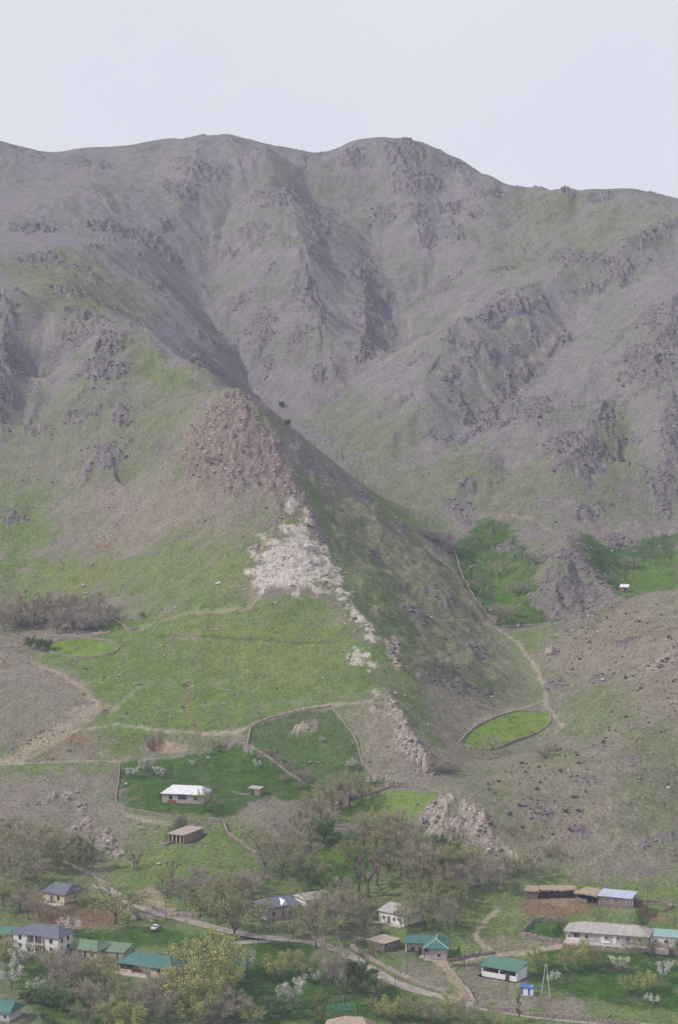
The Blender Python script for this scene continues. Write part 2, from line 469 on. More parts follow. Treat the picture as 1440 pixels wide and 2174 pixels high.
# rock relief: tilted ribs, blocks and ledges
c1 = cells(GXX / 3.4 + GYY / 9, GYY / 4.2)
c2 = cells(GXX / 1.5 + 9, GYY / 1.8 - GXX / 6)
blk = 1.5 * (c1[2] - 0.45) + 0.7 * (c2[2] - 0.5) - 0.9 * sstep(0.14, 0.0, c1[1] - c1[0])
rg = ridged((GXX * 0.9 + GYY * 0.3) / 7.5, (GYY * 0.55 - GXX * 0.2) / 9.5, 4, 0.6)
GRD += ROCK * (0.6 + far * 0.8) * (3.3 * rg - 0.8 + 0.6 * blk)
rl = ridged((GXX * 0.8 - GYY * 0.5) / 4.2, (GYY * 0.7 + GXX * 0.5) / 11.0, 4, 0.6)
GRD += LIME * (0.8 * rl + 0.16 * blk)
GRD += CLIFF * (2.6 * rl + 0.4 * blk - 0.3)
rr = ridged((GXX * 0.9 - GYY * 0.25) / 6.5, (GYY * 0.8 + GXX * 0.3) / 9.0, 4, 0.62)
rs2 = ridged((GXX * 0.55 + GYY * 0.8) / 3.2 + 0.6 * rr, (GXX * 0.8 - GYY * 0.55) / 16.0, 3, 0.6)
GRD += RED * (3.0 * rr + 1.5 * rs2 + 0.35 * blk - 0.8)
# small unevenness of grazed ground (terracettes)
soft = 1 - np.clip(ROCK + LIME + RED + CLIFF, 0, 1)
GRD += soft * (0.16 + 0.26 * steep) * fbm(GXX / 4.2, GYY / 1.9, 3, 0.6)
GRD += soft * 0.35 * (0.3 + 0.7 * steep) * fbm(GXX / 14 + 3, GYY / 9, 3, 0.55) * sstep(640, 720, GYY)

# bring the crest of the range to the heights seen against the sky
SKY = [(-200,280),(0,298),(60,315),(110,324),(190,312),(260,311),(330,297),(400,291),(480,283),(520,294),(600,312),(690,326),(730,306),(770,293),(830,291),(890,297),(960,331),(1030,368),(1090,397),(1160,396),(1200,402),(1350,400),(1440,421),(1640,470)]
sx = np.array([ray(p[0], p[1])[0] for p in SKY]); sz = np.array([ray(p[0], p[1])[1] for p in SKY])
back = np.searchsorted(YS, 1480)
for it in range(2):
    ang = (GRD[back:] - CZ) / GYY[back:]
    k = ang.argmax(0)
    yr = YS[back + k]; cur = ang[k, np.arange(NC)]
    xr = GXX[back + k, np.arange(NC)] / yr
    dz = (np.interp(xr, sx, sz) - cur) * yr
    kern = np.ones(15) / 15
    yr = np.convolve(np.pad(yr, 7, mode='edge'), kern, 'valid')
    dz = np.convolve(np.pad(dz, 15, mode='edge'), np.ones(31) / 31, 'valid')
    GRD += dz[None, :] * np.exp(-((GYY - yr[None, :]) / 130.0) ** 2)

# ------------------------------------------------------------------ colours of the ground cover (albedo; far scrub also tinted with haze lavender)
C = {
 'scrub': (0.190, 0.168, 0.135), 'scrub_hazed': (0.195, 0.177, 0.184), 'tan': (0.200, 0.172, 0.132), 'olive': (0.145, 0.158, 0.088), 'green': (0.112, 0.168, 0.040),
 'bright': (0.130, 0.205, 0.036), 'lush': (0.030, 0.076, 0.014), 'dirt': (0.30, 0.245, 0.185), 'brown': (0.185, 0.125, 0.080), 'path': (0.34, 0.29, 0.235),
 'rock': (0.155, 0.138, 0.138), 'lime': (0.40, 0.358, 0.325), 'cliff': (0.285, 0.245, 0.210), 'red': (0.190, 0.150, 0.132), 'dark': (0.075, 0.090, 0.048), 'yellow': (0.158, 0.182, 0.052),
}
COL = np.zeros(GRD.shape + (3,), np.float32)
n1 = fbm(GXX / 38, GYY / 38, 5, 0.6)
n2 = fbm(GXX / 7 + 50, GYY / 7, 4, 0.6)
n3 = fbm(GXX / 120 - 8, GYY / 120 + 2, 4, 0.55)
def lay(name, k):
    global COL
    COL += np.clip(k, 0, 1)[..., None].astype(np.float32) * (np.array(C[name], np.float32) - COL)
def layw(m, name, k=1.0):
    if m is None: return
    a = np.clip(m[2] * k, 0, 1)[..., None]
    COL[m[0], m[1]] += a * (np.array(C[name], np.float32) - COL[m[0], m[1]])
lay('scrub', np.ones(GRD.shape))
lay('scrub_hazed', far)  # lavender haze tint put into the scrub colour with distance
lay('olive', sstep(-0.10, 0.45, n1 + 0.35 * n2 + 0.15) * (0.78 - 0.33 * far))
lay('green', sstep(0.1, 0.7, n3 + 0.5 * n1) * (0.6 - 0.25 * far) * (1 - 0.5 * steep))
lay('tan', sstep(0.15, 0.6, -n1 + 0.4 * n2) * 0.45)
PATCH = np.clip(0.5 + 0.9 * fbm(GXX / 9 + 21, GYY / 7 - 4, 4, 0.6), 0, 1).astype(np.float32)
def cover(pix, name, k=1.0, feather=4.0, rough=5.0, rs=10.0):
    m = poly_mask(pix, feather, rough, rs)
    if m is None: return
    if name == 'lush':                    # uneven spring growth
        layw(m, 'lush', k)
        layw((m[0], m[1], m[2] * PATCH[m[0], m[1]]), 'bright', 0.32 * k)
        layw((m[0], m[1], m[2] * sstep(0.55, 0.95, 1 - PATCH[m[0], m[1]])), 'olive', 0.5 * k)
    else:
        layw(m, name, k)
        if name in ('green', 'yellow'):       # grazed, patchy pasture
            q = PATCH[m[0], m[1]]
            layw((m[0], m[1], m[2] * sstep(0.45, 0.9, 1 - q)), 'olive', 0.6 * k)
            layw((m[0], m[1], m[2] * sstep(0.66, 0.95, q)), 'scrub', 0.45 * k)
cover([(250,1315),(330,1300),(430,1275),(560,1275),(650,1270),(740,1330),(790,1400),(790,1478),(690,1495),(540,1550),(430,1562),(330,1550),(255,1600),(200,1540),(235,1505),(190,1480),(130,1420),(60,1385),(200,1345)], 'green', 0.95, 5, 6, 14)
cover([(420,1330),(560,1300),(700,1330),(760,1400),(640,1450),(480,1440)], 'yellow', 0.6, 8, 8, 14)
cover([(0,1040),(90,1035),(115,1130),(60,1200),(0,1235)], 'green', 0.8, 6, 6)
cover([(0,1200),(150,1185),(430,1135),(520,1180),(530,1240),(400,1290),(240,1250),(100,1270),(0,1270)], 'green', 0.7, 7, 9)
cover([(90,1200),(230,1190),(250,1240),(120,1260)], 'yellow', 0.6, 6, 8)
cover([(450,1190),(530,1195),(530,1250),(470,1260)], 'yellow', 0.5, 5, 5)
cover([(600,1090),(640,1085),(630,1130),(600,1130)], 'yellow', 0.9, 1.5, 2)
cover([(190,1000),(400,985),(560,1040),(560,1110),(420,1130),(200,1120),(100,1080)], 'tan', 0.4, 8, 12)
cover([(260,702),(330,742),(400,790),(462,832),(420,850),(330,835),(270,800),(240,750)], 'olive', 0.9, 8, 9, 16)
cover([(300,730),(400,792),(440,830),(380,835),(310,800)], 'green', 0.45, 8, 8, 14)
cover([(60,570),(150,590),(300,672),(200,692),(100,630)], 'olive', 0.8, 10, 8, 20)
cover([(620,900),(700,960),(790,1075),(890,1155),(960,1205),(1030,1300),(1080,1400),(1080,1480),(980,1560),(920,1600),(840,1500),(810,1380),(740,1270),(690,1130),(640,1010)], 'olive', 0.75, 5, 5, 10)
cover([(640,1010),(700,1080),(720,1200),(800,1330),(840,1380),(900,1480),(930,1580),(870,1530),(800,1400),(720,1230),(660,1100)], 'green', 0.7, 5, 5, 10)
cover([(740,1100),(900,1190),(960,1260),(900,1330),(800,1270)], 'olive', 0.6, 5, 9, 9)
cover([(720,1180),(800,1230),(880,1350),(860,1400),(780,1300)], 'green', 0.6, 5, 7, 9)
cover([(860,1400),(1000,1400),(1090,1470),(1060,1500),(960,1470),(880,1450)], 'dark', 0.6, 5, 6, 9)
cover([(760,1010),(850,1080),(960,1105),(870,1135),(800,1090)], 'green', 0.75, 6, 5)
cover([(700,960),(800,1000),(950,1040),(960,1100),(850,1090),(760,1020)], 'olive', 0.6, 8, 7)
cover([(1280,850),(1340,870),(1355,1000),(1290,1060),(1265,950)], 'olive', 0.85, 6, 5)
cover([(1090,405),(1250,415),(1150,500),(1080,460)], 'olive', 0.85, 12, 10, 20)
cover([(1320,1600),(1440,1540),(1440,1800),(1340,1780),(1300,1680)], 'olive', 0.9, 8, 8, 14)
cover([(1060,1640),(1200,1600),(1300,1640),(1280,1800),(1130,1820),(1060,1740)], 'tan', 0.55, 8, 8)
cover([(1380,1450),(1440,1420),(1440,1540),(1370,1560)], 'tan', 0.8, 8, 8)
cover([(1200,1340),(1330,1290),(1440,1270),(1440,1400),(1330,1450),(1180,1420)], 'tan', 0.45, 8, 8)
cover([(1060,1350),(1110,1350),(1170,1500),(1160,1590),(1060,1600),(1090,1450)], 'olive', 0.7, 5, 5)
cover([(955,1165),(1010,1105),(1075,1105),(1135,1180),(1130,1280),(1200,1318),(1120,1330),(1055,1328),(1000,1260)], 'lush', 0.9, 2.5, 3, 8)
cover([(1030,1180),(1110,1210),(1120,1300),(1060,1310)], 'bright', 0.45, 6, 5, 8)
cover([(1225,1128),(1290,1150),(1440,1125),(1440,1262),(1330,1272),(1295,1245),(1250,1185)], 'lush', 0.85, 2.5, 3, 8)
cover([(1300,1200),(1440,1180),(1440,1250),(1330,1262)], 'bright', 0.5, 6, 5, 8)
cover([(1060,1345),(1130,1340),(1180,1330),(1130,1380),(1090,1380)], 'green', 0.7, 3, 3, 8)
cover([(0,560),(120,520),(330,640),(300,760),(200,690),(60,640)], 'olive', 0.7, 12, 12, 22)
cover([(1000,960),(1160,990),(1250,1060),(1080,1090),(930,1040),(850,1060),(800,990)], 'olive', 0.7, 10, 10, 16)
cover([(1000,500),(1200,440),(1440,430),(1440,520),(1200,560),(1050,600)], 'olive', 0.45, 14, 14, 25)
cover([(700,860),(800,900),(900,930),(820,990),(720,960),(640,900)], 'olive', 0.7, 8, 8, 14)
cover([(0,860),(160,820),(330,840),(350,930),(200,1010),(80,1000),(0,1030)], 'olive', 0.6, 10, 12, 18)
cover([(560,300),(690,330),(720,420),(640,430),(560,380)], 'olive', 0.35, 14, 14, 25)
cover([(1290,1330),(1440,1290),(1440,1440),(1330,1470),(1220,1440)], 'tan', 0.5, 8, 10, 12)
# village and yards
cover([(0,1840),(250,1840),(560,1850),(760,1760),(900,1760),(1120,1850),(1440,1880),(1440,2174),(0,2174)], 'green', 0.7, 8, 8)
cover([(255,1622),(340,1612),(500,1582),(560,1612),(650,1650),(660,1700),(560,1692),(480,1738),(330,1730),(252,1712)], 'lush', 0.9, 1.2, 1.5, 6)
cover([(530,1542),(620,1512),(705,1507),(750,1560),(775,1640),(820,1662),(730,1672),(660,1682),(600,1622),(530,1592)], 'lush', 0.75, 1.0, 1, 6)
cover([(540,1600),(600,1620),(660,1680),(560,1690),(500,1640)], 'lush', 0.7, 2, 3, 6)
cover([(715,1745),(742,1702),(850,1672),(930,1680),(938,1690),(890,1722),(860,1742),(790,1748)], 'bright', 0.85, 1.5, 1.5, 6)
cover([(650,1775),(770,1760),(780,1850),(720,1900),(640,1890)], 'lush', 0.95, 3, 3, 6)
cover([(680,1800),(750,1790),(740,1860),(680,1870)], 'bright', 0.5, 3, 3, 6)
cover([(540,2010),(640,2000),(760,2060),(900,2130),(960,2174),(470,2174),(480,2060)], 'lush', 0.95, 2, 2, 6)
cover([(1130,2030),(1210,2005),(1440,1998),(1440,2150),(1280,2128),(1180,2110),(1130,2090)], 'lush', 0.98, 1.5, 2, 6)
cover([(1115,1982),(1140,1952),(1195,1962),(1200,1992)], 'lush', 0.9, 0.8, 1, 6)
cover([(160,1975),(330,1972),(440,1990),(440,2020),(330,2010),(170,1995)], 'lush', 0.9, 2, 2, 6)
cover([(250,1850),(380,1760),(470,1750),(540,1800),(540,1880),(400,1900),(330,1920)], 'green', 0.75, 3, 5, 8)
cover([(0,2030),(200,2060),(300,2174),(90,2174)], 'lush', 0.8, 3, 4, 6)
cover([(900,1960),(1060,1880),(1090,1920),(1010,1990),(950,2010)], 'green', 0.8, 3, 4, 8)
cover([(1130,1860),(1440,1870),(1440,1900),(1150,1875)], 'green', 0.5, 3, 4, 8)
cover([(850,2060),(880,2040),(940,2060),(965,2112),(900,2095)], 'scrub', 0.8, 1.5, 2, 6)
cover([(1010,2035),(1110,2080),(1110,2110),(1250,2132),(1240,2160),(1010,2125),(970,2070)], 'scrub', 0.85, 1.5, 3, 6)
cover([(1020,1990),(1110,1990),(1180,2000),(1100,2020),(1030,2020)], 'tan', 0.8, 2, 3, 6)
cover([(1100,1912),(1190,1898),(1330,1930),(1420,1938),(1425,1955),(1300,1950),(1200,1944),(1120,1945)], 'brown', 0.95, 1.2, 2, 6)
cover([(1150,1905),(1230,1905),(1250,1925),(1160,1925)], 'dirt', 0.5, 1.2, 2, 6)
cover([(70,1900),(150,1925),(260,1935),(245,1970),(90,1965),(50,1930)], 'brown', 0.85, 2, 3, 6)
cover([(290,1890),(330,1885),(360,1930),(310,1925)], 'dirt', 0.7, 1.2, 2, 5)
cover([(600,1955),(760,1975),(800,2000),(700,1985),(600,1970)], 'tan', 0.6, 2, 3, 6)
cover([(0,2085),(40,2105),(95,2174),(20,2174)], 'olive', 0.9, 2, 2, 6)
cover([(25,2140),(60,2174),(20,2174)], 'path', 0.8, 1, 1, 6)
cover([(190,1640),(250,1650),(240,1800),(180,1800),(60,1760),(40,1680),(110,1640)], 'scrub', 0.9, 4, 6, 8)
cover([(0,1400),(130,1430),(215,1490),(140,1560),(0,1600)], 'scrub', 0.7, 5, 6, 10)
cover([(330,1560),(370,1575),(410,1590),(370,1600),(330,1590)], 'dirt', 0.8, 1.0, 1.5, 4)
cover([(305,1570),(345,1560),(350,1580),(320,1590)], 'brown', 0.9, 1.0, 1, 4)
cover(ell(160,1571,36,9), 'brown', 0.85, 1.2, 1.5, 5)
cover([(0,1395),(32,1402),(0,1416)], 'brown', 0.85, 1.0, 1.0, 5)
cover(ell(635,1552,12,10), 'tan', 0.9, 1, 1.5, 4)
cover(ell(662,1540,14,12), 'tan', 0.8, 1, 1.5, 4)
cover([(765,1490),(815,1488),(840,1560),(800,1600),(770,1560)], 'tan', 0.7, 2, 3, 5)
cover(ell(225,1160,26,6), 'brown', 0.8, 1, 1.5, 4)
# paths worn into the ground
PATHS = [
 ([(430,1558),(500,1555),(560,1532),(620,1512),(700,1497),(790,1487),(803,1475),(795,1465)], 0.6, 'path', 0.8),
 ([(0,1620),(60,1596),(120,1562),(180,1512),(205,1500)], 5.5, 'dirt', 0.75),
 ([(205,1500),(180,1465),(130,1430),(60,1402)], 1.2, 'dirt', 0.6),
 ([(205,1505),(240,1510),(260,1490),(300,1455)], 1.0, 'dirt', 0.45),
 ([(0,1622),(120,1618),(250,1616)], 0.6, 'path', 0.6),
 ([(160,1550),(250,1537),(330,1548),(430,1558)], 0.6, 'path', 0.6),
 ([(250,1720),(300,1740),(370,1752)], 0.7, 'path', 0.5),
 ([(290,1338),(340,1318),(400,1302),(480,1297),(530,1290),(560,1250)], 1.2, 'dirt', 0.55),
 ([(530,1290),(540,1230),(545,1180),(580,1120)], 0.8, 'dirt', 0.4),
 ([(370,1350),(420,1350)], 2.0, 'dirt', 0.5),
 ([(900,1160),(940,1190),(965,1215),(985,1260),(1020,1305),(1060,1337)], 0.8, 'dirt', 0.5),
 ([(1060,1337),(1100,1365),(1125,1400),(1145,1430),(1158,1480),(1160,1500),(1185,1530),(1195,1545),(1175,1558),(1145,1568)], 0.7, 'path', 0.5),
 ([(970,1568),(1020,1528),(1090,1508),(1150,1488)], 0.9, 'path', 0.5),
 ([(985,1702),(1030,1752),(1058,1785),(1100,1820)], 0.8, 'path', 0.75),
 ([(1290,1690),(1312,1780),(1300,1800),(1250,1835)], 0.4, 'dirt', 0.4),
 ([(868,672),(872,715),(845,745),(800,772),(690,842)], 1.5, 'dirt', 0.4),
 ([(1230,650),(1120,770),(1040,860)], 3.0, 'dirt', 0.35),
 ([(1000,640),(900,715),(820,765)], 4.0, 'dirt', 0.25),
 ([(1060,1095),(1130,1100),(1220,1132),(1300,1150),(1360,1156)], 1.2, 'dirt', 0.5),
 ([(800,1065),(790,1085),(795,1100)], 1.0, 'path', 0.6),
 ([(1055,1930),(1015,1975),(1010,1995),(1035,2015)], 0.9, 'path', 0.7),
 ([(810,1478),(860,1500),(900,1530),(960,1560)], 0.6, 'dirt', 0.4),
 ([(860,1420),(950,1400),(1000,1380)], 0.6, 'dirt', 0.35),
 ([(405,1443),(400,1470),(398,1500),(405,1530),(425,1557)], 0.8, 'brown', 0.55),
 ([(330,1352),(500,1357),(720,1362)], 0.7, 'dark', 0.6),
 ([(930,2042),(955,2062),(985,2105),(1002,2138)], 1.9, 'dirt', 0.9),
 ([(945,2044),(1020,2030),(1110,2024),(1200,2006),(1300,2006),(1440,2012)], 1.3, 'path', 0.85),
 ([(70,2030),(170,2050),(300,2075),(330,2080)], 0.9, 'path', 0.8),
 ([(760,1960),(810,1990)], 1.4, 'dirt', 0.6),
]
for pts, hw_, name, k in PATHS:
    w = hit_many(pts, GRD)
    if np.ptp(w[:, 1]) > 400: continue
    w = [tuple(p) for p in w]
    sj, si = window(w, hw_ * 4 + 4)
    X = GXX[sj, si]; Y = GYY[sj, si]
    d, t = seg_dist(X, Y, w)
    d = d + (0.5 + 0.5 * hw_) * fbm(X / 5, Y / 5, 3, 0.6)
    a = sstep(hw_ + 0.8, hw_ * 0.35, d)[..., None] * k
    COL[sj, si] += a * (np.array(C[name], np.float32) - COL[sj, si])
    GRD[sj, si] -= 0.12 * a[..., 0]

# ------------------------------------------------------------------ building sites: front wall line from two ground pixels, levelled pads
def frame_of(A, B, G):
    a = hit_many([A], G)[0]
    rx, rz = ray(*B)
    D = (a[2] - CZ) / rz
    b = np.array([rx * D, D, a[2]])
    d = b - a
    return a, math.atan2(d[1], d[0]), math.hypot(d[0], d[1])

def level(o, yaw, w, dep, margin=1.6, blend=3.5):
    ca, sa = math.cos(yaw), math.sin(yaw)
    cs = [(o[0] + ca * x - sa * y, o[1] + sa * x + ca * y) for x, y in ((-margin, -margin), (w + margin, -margin), (w + margin, dep + margin), (-margin, dep + margin))]
    sj, si = window(cs, blend + 1)
    X = GXX[sj, si] - o[0]; Y = GYY[sj, si] - o[1]
    lx = ca * X + sa * Y; ly = -sa * X + ca * Y
    dx = np.maximum(np.maximum(-margin - lx, lx - w - margin), 0)
    dy = np.maximum(np.maximum(-margin - ly, ly - dep - margin), 0)
    k = sstep(blend, 0.0, np.hypot(dx, dy))
    GRD[sj, si] += k * (o[2] - GRD[sj, si])

# name: (front-left ground pixel, front-right ground pixel, depth in metres)
SITES = {
 'white_two_storey': ((29,2017),(124,2030),8.0), 'pale_green': ((152,2032),(205,2039),7.5), 'pale_green_annex': ((212,2034),(262,2039),6.0), 'veranda': ((250,2063),(362,2079),8.0),
 'edge_green': ((-20,2003),(47,2006),7.0), 'blue_in_trees': ((92,1913),(137,1921),9.5), 'corner_teal': ((-30,2166),(20,2172),7.0), 'blue_gable': ((566,1955),(636,1946),9.0),
 'grey_flat': ((650,1929),(702,1921),7.0), 'pale_hip': ((805,1957),(858,1968),9.0), 'stone_shed': ((816,2022),(850,2012),7.0), 'teal_porch': ((912,2040),(948,2041),10.0),
 'open_shed': ((1023,2072),(1097,2085),6.5), 'kiosk': ((1106,2113),(1131,2115),2.4), 'long_house': ((1202,1997),(1374,2010),8.5), 'long_annex': ((1380,2008),(1432,2012),6.0),
 'stable': ((1117,1908),(1142,1909),5.0), 'stable_metal': ((1270,1921),(1340,1928),6.0), 'thatch': ((1224,1913),(1268,1921),6.5), 'shelter': ((1148,1907),(1226,1907),4.5),
 'white_roof': ((345,1703),(432,1707),8.5), 'flat_brick': ((390,1792),(432,1776),6.0), 'tiny_shed': ((534,1687),(551,1689),2.6), 'far_hut': ((1317,1256),(1333,1256.4),3.4), 'beige_roof': ((690,2210),(785,2214),9.0),
}
FR = {}
ORD = sorted(SITES, key=lambda k: -SITES[k][0][1])
for k in ORD:
    A, B, dep = SITES[k]
    FR[k] = frame_of(A, B, GRD) + (dep,)
if True:      # the parts of the cattle yard share one level
    z = FR['stable'][0][2]
    for k in ('stable_metal', 'thatch', 'shelter'):
        A, B, dep = SITES[k]
        def onz(p):
            rx, rz = ray(*p); D = (z - CZ) / rz
            return np.array([rx * D, D, z])
        a, b = onz(A), onz(B)
        FR[k] = (a, math.atan2(b[1] - a[1], b[0] - a[0]), math.hypot(*(b - a)[:2]), dep)
for k in ORD:
    o, yaw, w, dep = FR[k]
    if k in ('far_hut', 'tiny_shed', 'kiosk'):
        level(o, yaw, w, dep, 0.6, 2.0)
    else:
        level(o, yaw, w, dep)
for k in ORD:
    print(k, [round(float(v), 1) for v in FR[k][0]], round(math.degrees(FR[k][1]), 1), round(FR[k][2], 1))

# ------------------------------------------------------------------ roads and walls along the ground
def resample(w, step):
    w = [np.array(p) for p in w]
    # Catmull-Rom through the points
    P = [2 * w[0] - w[1]] + w + [2 * w[-1] - w[-2]]
    out = []
    for i in range(1, len(P) - 2):
        L = np.linalg.norm(P[i + 1] - P[i]); n = max(2, int(L / step))
        for k in range(n):
            t = k / n
            out.append(0.5 * ((2 * P[i]) + (-P[i - 1] + P[i + 1]) * t + (2 * P[i - 1] - 5 * P[i] + 4 * P[i + 1] - P[i + 2]) * t * t + (-P[i - 1] + 3 * P[i] - 3 * P[i + 1] + P[i + 2]) * t ** 3))
    out.append(P[-2])
    return np.array(out)

def ground(x, y):
    return grid_sample(GRD, U, YS, np.asarray(x, float), np.asarray(y, float))

ROADS = [
 ('road', [(205,1874),(235,1892),(272,1912),(330,1938),(390,1951),(450,1968),(520,1985),(590,1993),(660,1998),(725,2020),(775,2050),(830,2082),(890,2104),(960,2122),(1020,2138),(1100,2153),(1200,2164),(1320,2174),(1440,2184)], 2.3),
 ('road', [(470,2004),(520,2001),(575,1996)], 1.7),
]
ROAD_W = []
for nm, pts, hw_ in ROADS:
    w = resample(hit_many(pts, GRD), 1.0)
    z = ground(w[:, 0], w[:, 1])
    k = np.ones(15) / 15
    for _ in range(3):
        z = np.convolve(np.pad(z, 7, mode='edge'), k, 'valid')
    w[:, 2] = z
    ROAD_W.append((nm, w, hw_))
    sj, si = window([tuple(p) for p in w], 9)
    X = GXX[sj, si]; Y = GYY[sj, si]
    near = np.full(X.shape, 1e9); zz = np.zeros(X.shape)
    for p in w:
        d = np.hypot(X - p[0], Y - p[1])
        m = d < near
        near = np.where(m, d, near); zz = np.where(m, p[2], zz)
    kk = sstep(hw_ + 4.0, hw_ + 0.7, near)
    GRD[sj, si] += kk * (zz - GRD[sj, si])

# fields: nearly level inside their walls
FIELDS = {
 'left': ell(178,1375,76,20), 'right': [(974,1573),(1000,1552),(1045,1528),(1100,1513),(1160,1509),(1170,1520),(1166,1535),(1140,1558),(1090,1578),(1050,1592),(1010,1590)],
}
FIELD_W = {}
for k, pix in FIELDS.items():
    w = hit_many(pix, GRD)
    FIELD_W[k] = w
    A = np.c_[w[:, 0], w[:, 1], np.ones(len(w))]
    co = np.linalg.lstsq(A, w[:, 2], rcond=None)[0]
    m = poly_mask(None, 2.5, 0, world=w)
    pl = co[0] * GXX[m[0], m[1]] + co[1] * GYY[m[0], m[1]] + co[2]
    GRD[m[0], m[1]] += m[2] * (pl - 0.15 - GRD[m[0], m[1]])
    m = poly_mask(None, 1.4, 1.2, 5.0, world=w)
    layw(m, 'bright', 1.0)
    layw((m[0], m[1], m[2] * PATCH[m[0], m[1]]), 'yellow', 0.55)
    layw((m[0], m[1], m[2] * sstep(0.6, 1.0, 1 - PATCH[m[0], m[1]])), 'lush', 0.4)
# a cut bank with a hollow above the white-roofed house
pit = hit_many([(318,1572),(345,1562),(352,1578),(330,1590)], GRD)
m = poly_mask(None, 1.6, 0.8, 3.0, world=pit)
GRD[m[0], m[1]] -= 2.2 * m[2]
pit = hit_many([(312,1570),(345,1562),(395,1582),(408,1592),(330,1596)], GRD)
m = poly_mask(None, 2.2, 1.0, 3.0, world=pit)
GRD[m[0], m[1]] -= 1.0 * m[2]

# ------------------------------------------------------------------ colour of bare rock and the terrain mesh
tone = (0.75 + 0.5 * fbm(GXX / 5, GYY / 5, 4, 0.65))[..., None]
for A, nm in ((ROCK, 'rock'), (RED, 'red'), (CLIFF, 'cliff'), (LIME, 'lime')):
    if nm == 'lime':
        a = A * (1 - 0.7 * sstep(0.80, 0.93, ridged((GXX * 0.8 - GYY * 0.5) / 6.5 + 3, (GYY * 0.7 + GXX * 0.5) / 9.0, 3, 0.5))) * (1 - 0.35 * sstep(0.1, 0.5, fbm(GXX / 5 + 7, GYY / 3.5, 4, 0.6)))
    else:
        a = A * (0.92 - 0.5 * sstep(0.1, 0.5, fbm(GXX / 8 + 7, GYY / 6, 4, 0.6)))
    COL = COL + a[..., None] * (np.array(C[nm], np.float32) * (0.8 + 0.35 * tone) - COL)
COL *= (1 + 0.22 * n2 + 0.12 * fbm(GXX / 1.6, GYY / 1.2, 2))[..., None]
COL = np.clip(COL, 0.01, 0.7)

def grid_mesh(name, Z):
    me = bpy.data.meshes.new(name)
    idx = np.arange(NR * NC).reshape(NR, NC)
    q = np.stack([idx[:-1, :-1], idx[:-1, 1:], idx[1:, 1:], idx[1:, :-1]], -1).reshape(-1, 4)
    v = np.stack([GXX, GYY, Z], -1).reshape(-1, 3).astype(np.float32)
    me.vertices.add(len(v)); me.vertices.foreach_set('co', v.ravel())
    me.loops.add(q.size); me.loops.foreach_set('vertex_index', q.ravel().astype(np.int32))
    me.polygons.add(len(q)); me.polygons.foreach_set('loop_start', np.arange(0, q.size, 4, dtype=np.int32))
    me.update()
    me.polygons.foreach_set('use_smooth', np.ones(len(q), bool))
    return me

def mat(name):
    m = bpy.data.materials.new(name)
    m.use_nodes = True
    nt = m.node_tree
    b = nt.nodes['Principled BSDF']
    b.inputs['Specular IOR Level'].default_value = 0.15
    b.inputs['Roughness'].default_value = 0.9
    return m, nt.nodes, nt.links, b

me = grid_mesh('terrain', GRD)

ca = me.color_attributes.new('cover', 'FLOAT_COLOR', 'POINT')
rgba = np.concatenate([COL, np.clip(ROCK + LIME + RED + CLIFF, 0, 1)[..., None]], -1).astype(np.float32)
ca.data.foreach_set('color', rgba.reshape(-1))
m, N, L, B = mat('ground_cover')
B.inputs['Specular IOR Level'].default_value = 0.0
at_ = N.new('ShaderNodeAttribute'); at_.attribute_name = 'cover'
geo = N.new('ShaderNodeNewGeometry')
na = N.new('ShaderNodeTexNoise'); na.inputs['Scale'].default_value = 0.9; na.inputs['Detail'].default_value = 6; na.inputs['Roughness'].default_value = 0.7
L.new(geo.outputs['Position'], na.inputs['Vector'])
ra = N.new('ShaderNodeMapRange'); ra.inputs[1].default_value = 0.3; ra.inputs[2].default_value = 0.7; ra.inputs[3].default_value = 0.62; ra.inputs[4].default_value = 1.38
L.new(na.outputs['Fac'], ra.inputs[0])
mu = N.new('ShaderNodeVectorMath'); mu.operation = 'SCALE'
L.new(at_.outputs['Color'], mu.inputs[0]); L.new(ra.outputs[0], mu.inputs['Scale'])
nb2 = N.new('ShaderNodeTexNoise'); nb2.inputs['Scale'].default_value = 1.7; nb2.inputs['Detail'].default_value = 3; nb2.inputs['Roughness'].default_value = 0.6
mp_ = N.new('ShaderNodeMapping'); mp_.inputs['Scale'].default_value = (0.55, 0.8, 1.0)
L.new(geo.outputs['Position'], mp_.inputs['Vector']); L.new(mp_.outputs[0], nb2.inputs['Vector'])
rb = N.new('ShaderNodeMapRange'); rb.inputs[1].default_value = 0.52; rb.inputs[2].default_value = 0.66; rb.inputs[3].default_value = 1.06; rb.inputs[4].default_value = 0.68
L.new(nb2.outputs['Fac'], rb.inputs[0])
mu2 = N.new('ShaderNodeVectorMath'); mu2.operation = 'SCALE'
L.new(mu.outputs[0], mu2.inputs[0]); L.new(rb.outputs[0], mu2.inputs['Scale'])
L.new(mu2.outputs[0], B.inputs['Base Color'])
bp = N.new('ShaderNodeBump'); bp.inputs['Strength'].default_value = 0.8; bp.inputs['Distance'].default_value = 0.5
L.new(na.outputs['Fac'], bp.inputs['Height']); L.new(bp.outputs['Normal'], B.inputs['Normal'])
me.materials.append(m)
terrain = bpy.data.objects.new('terrain', me)
scene.collection.objects.link(terrain)
terrain['kind'] = 'structure'
print('terrain', NR, NC, round(time.time() - T0, 1))
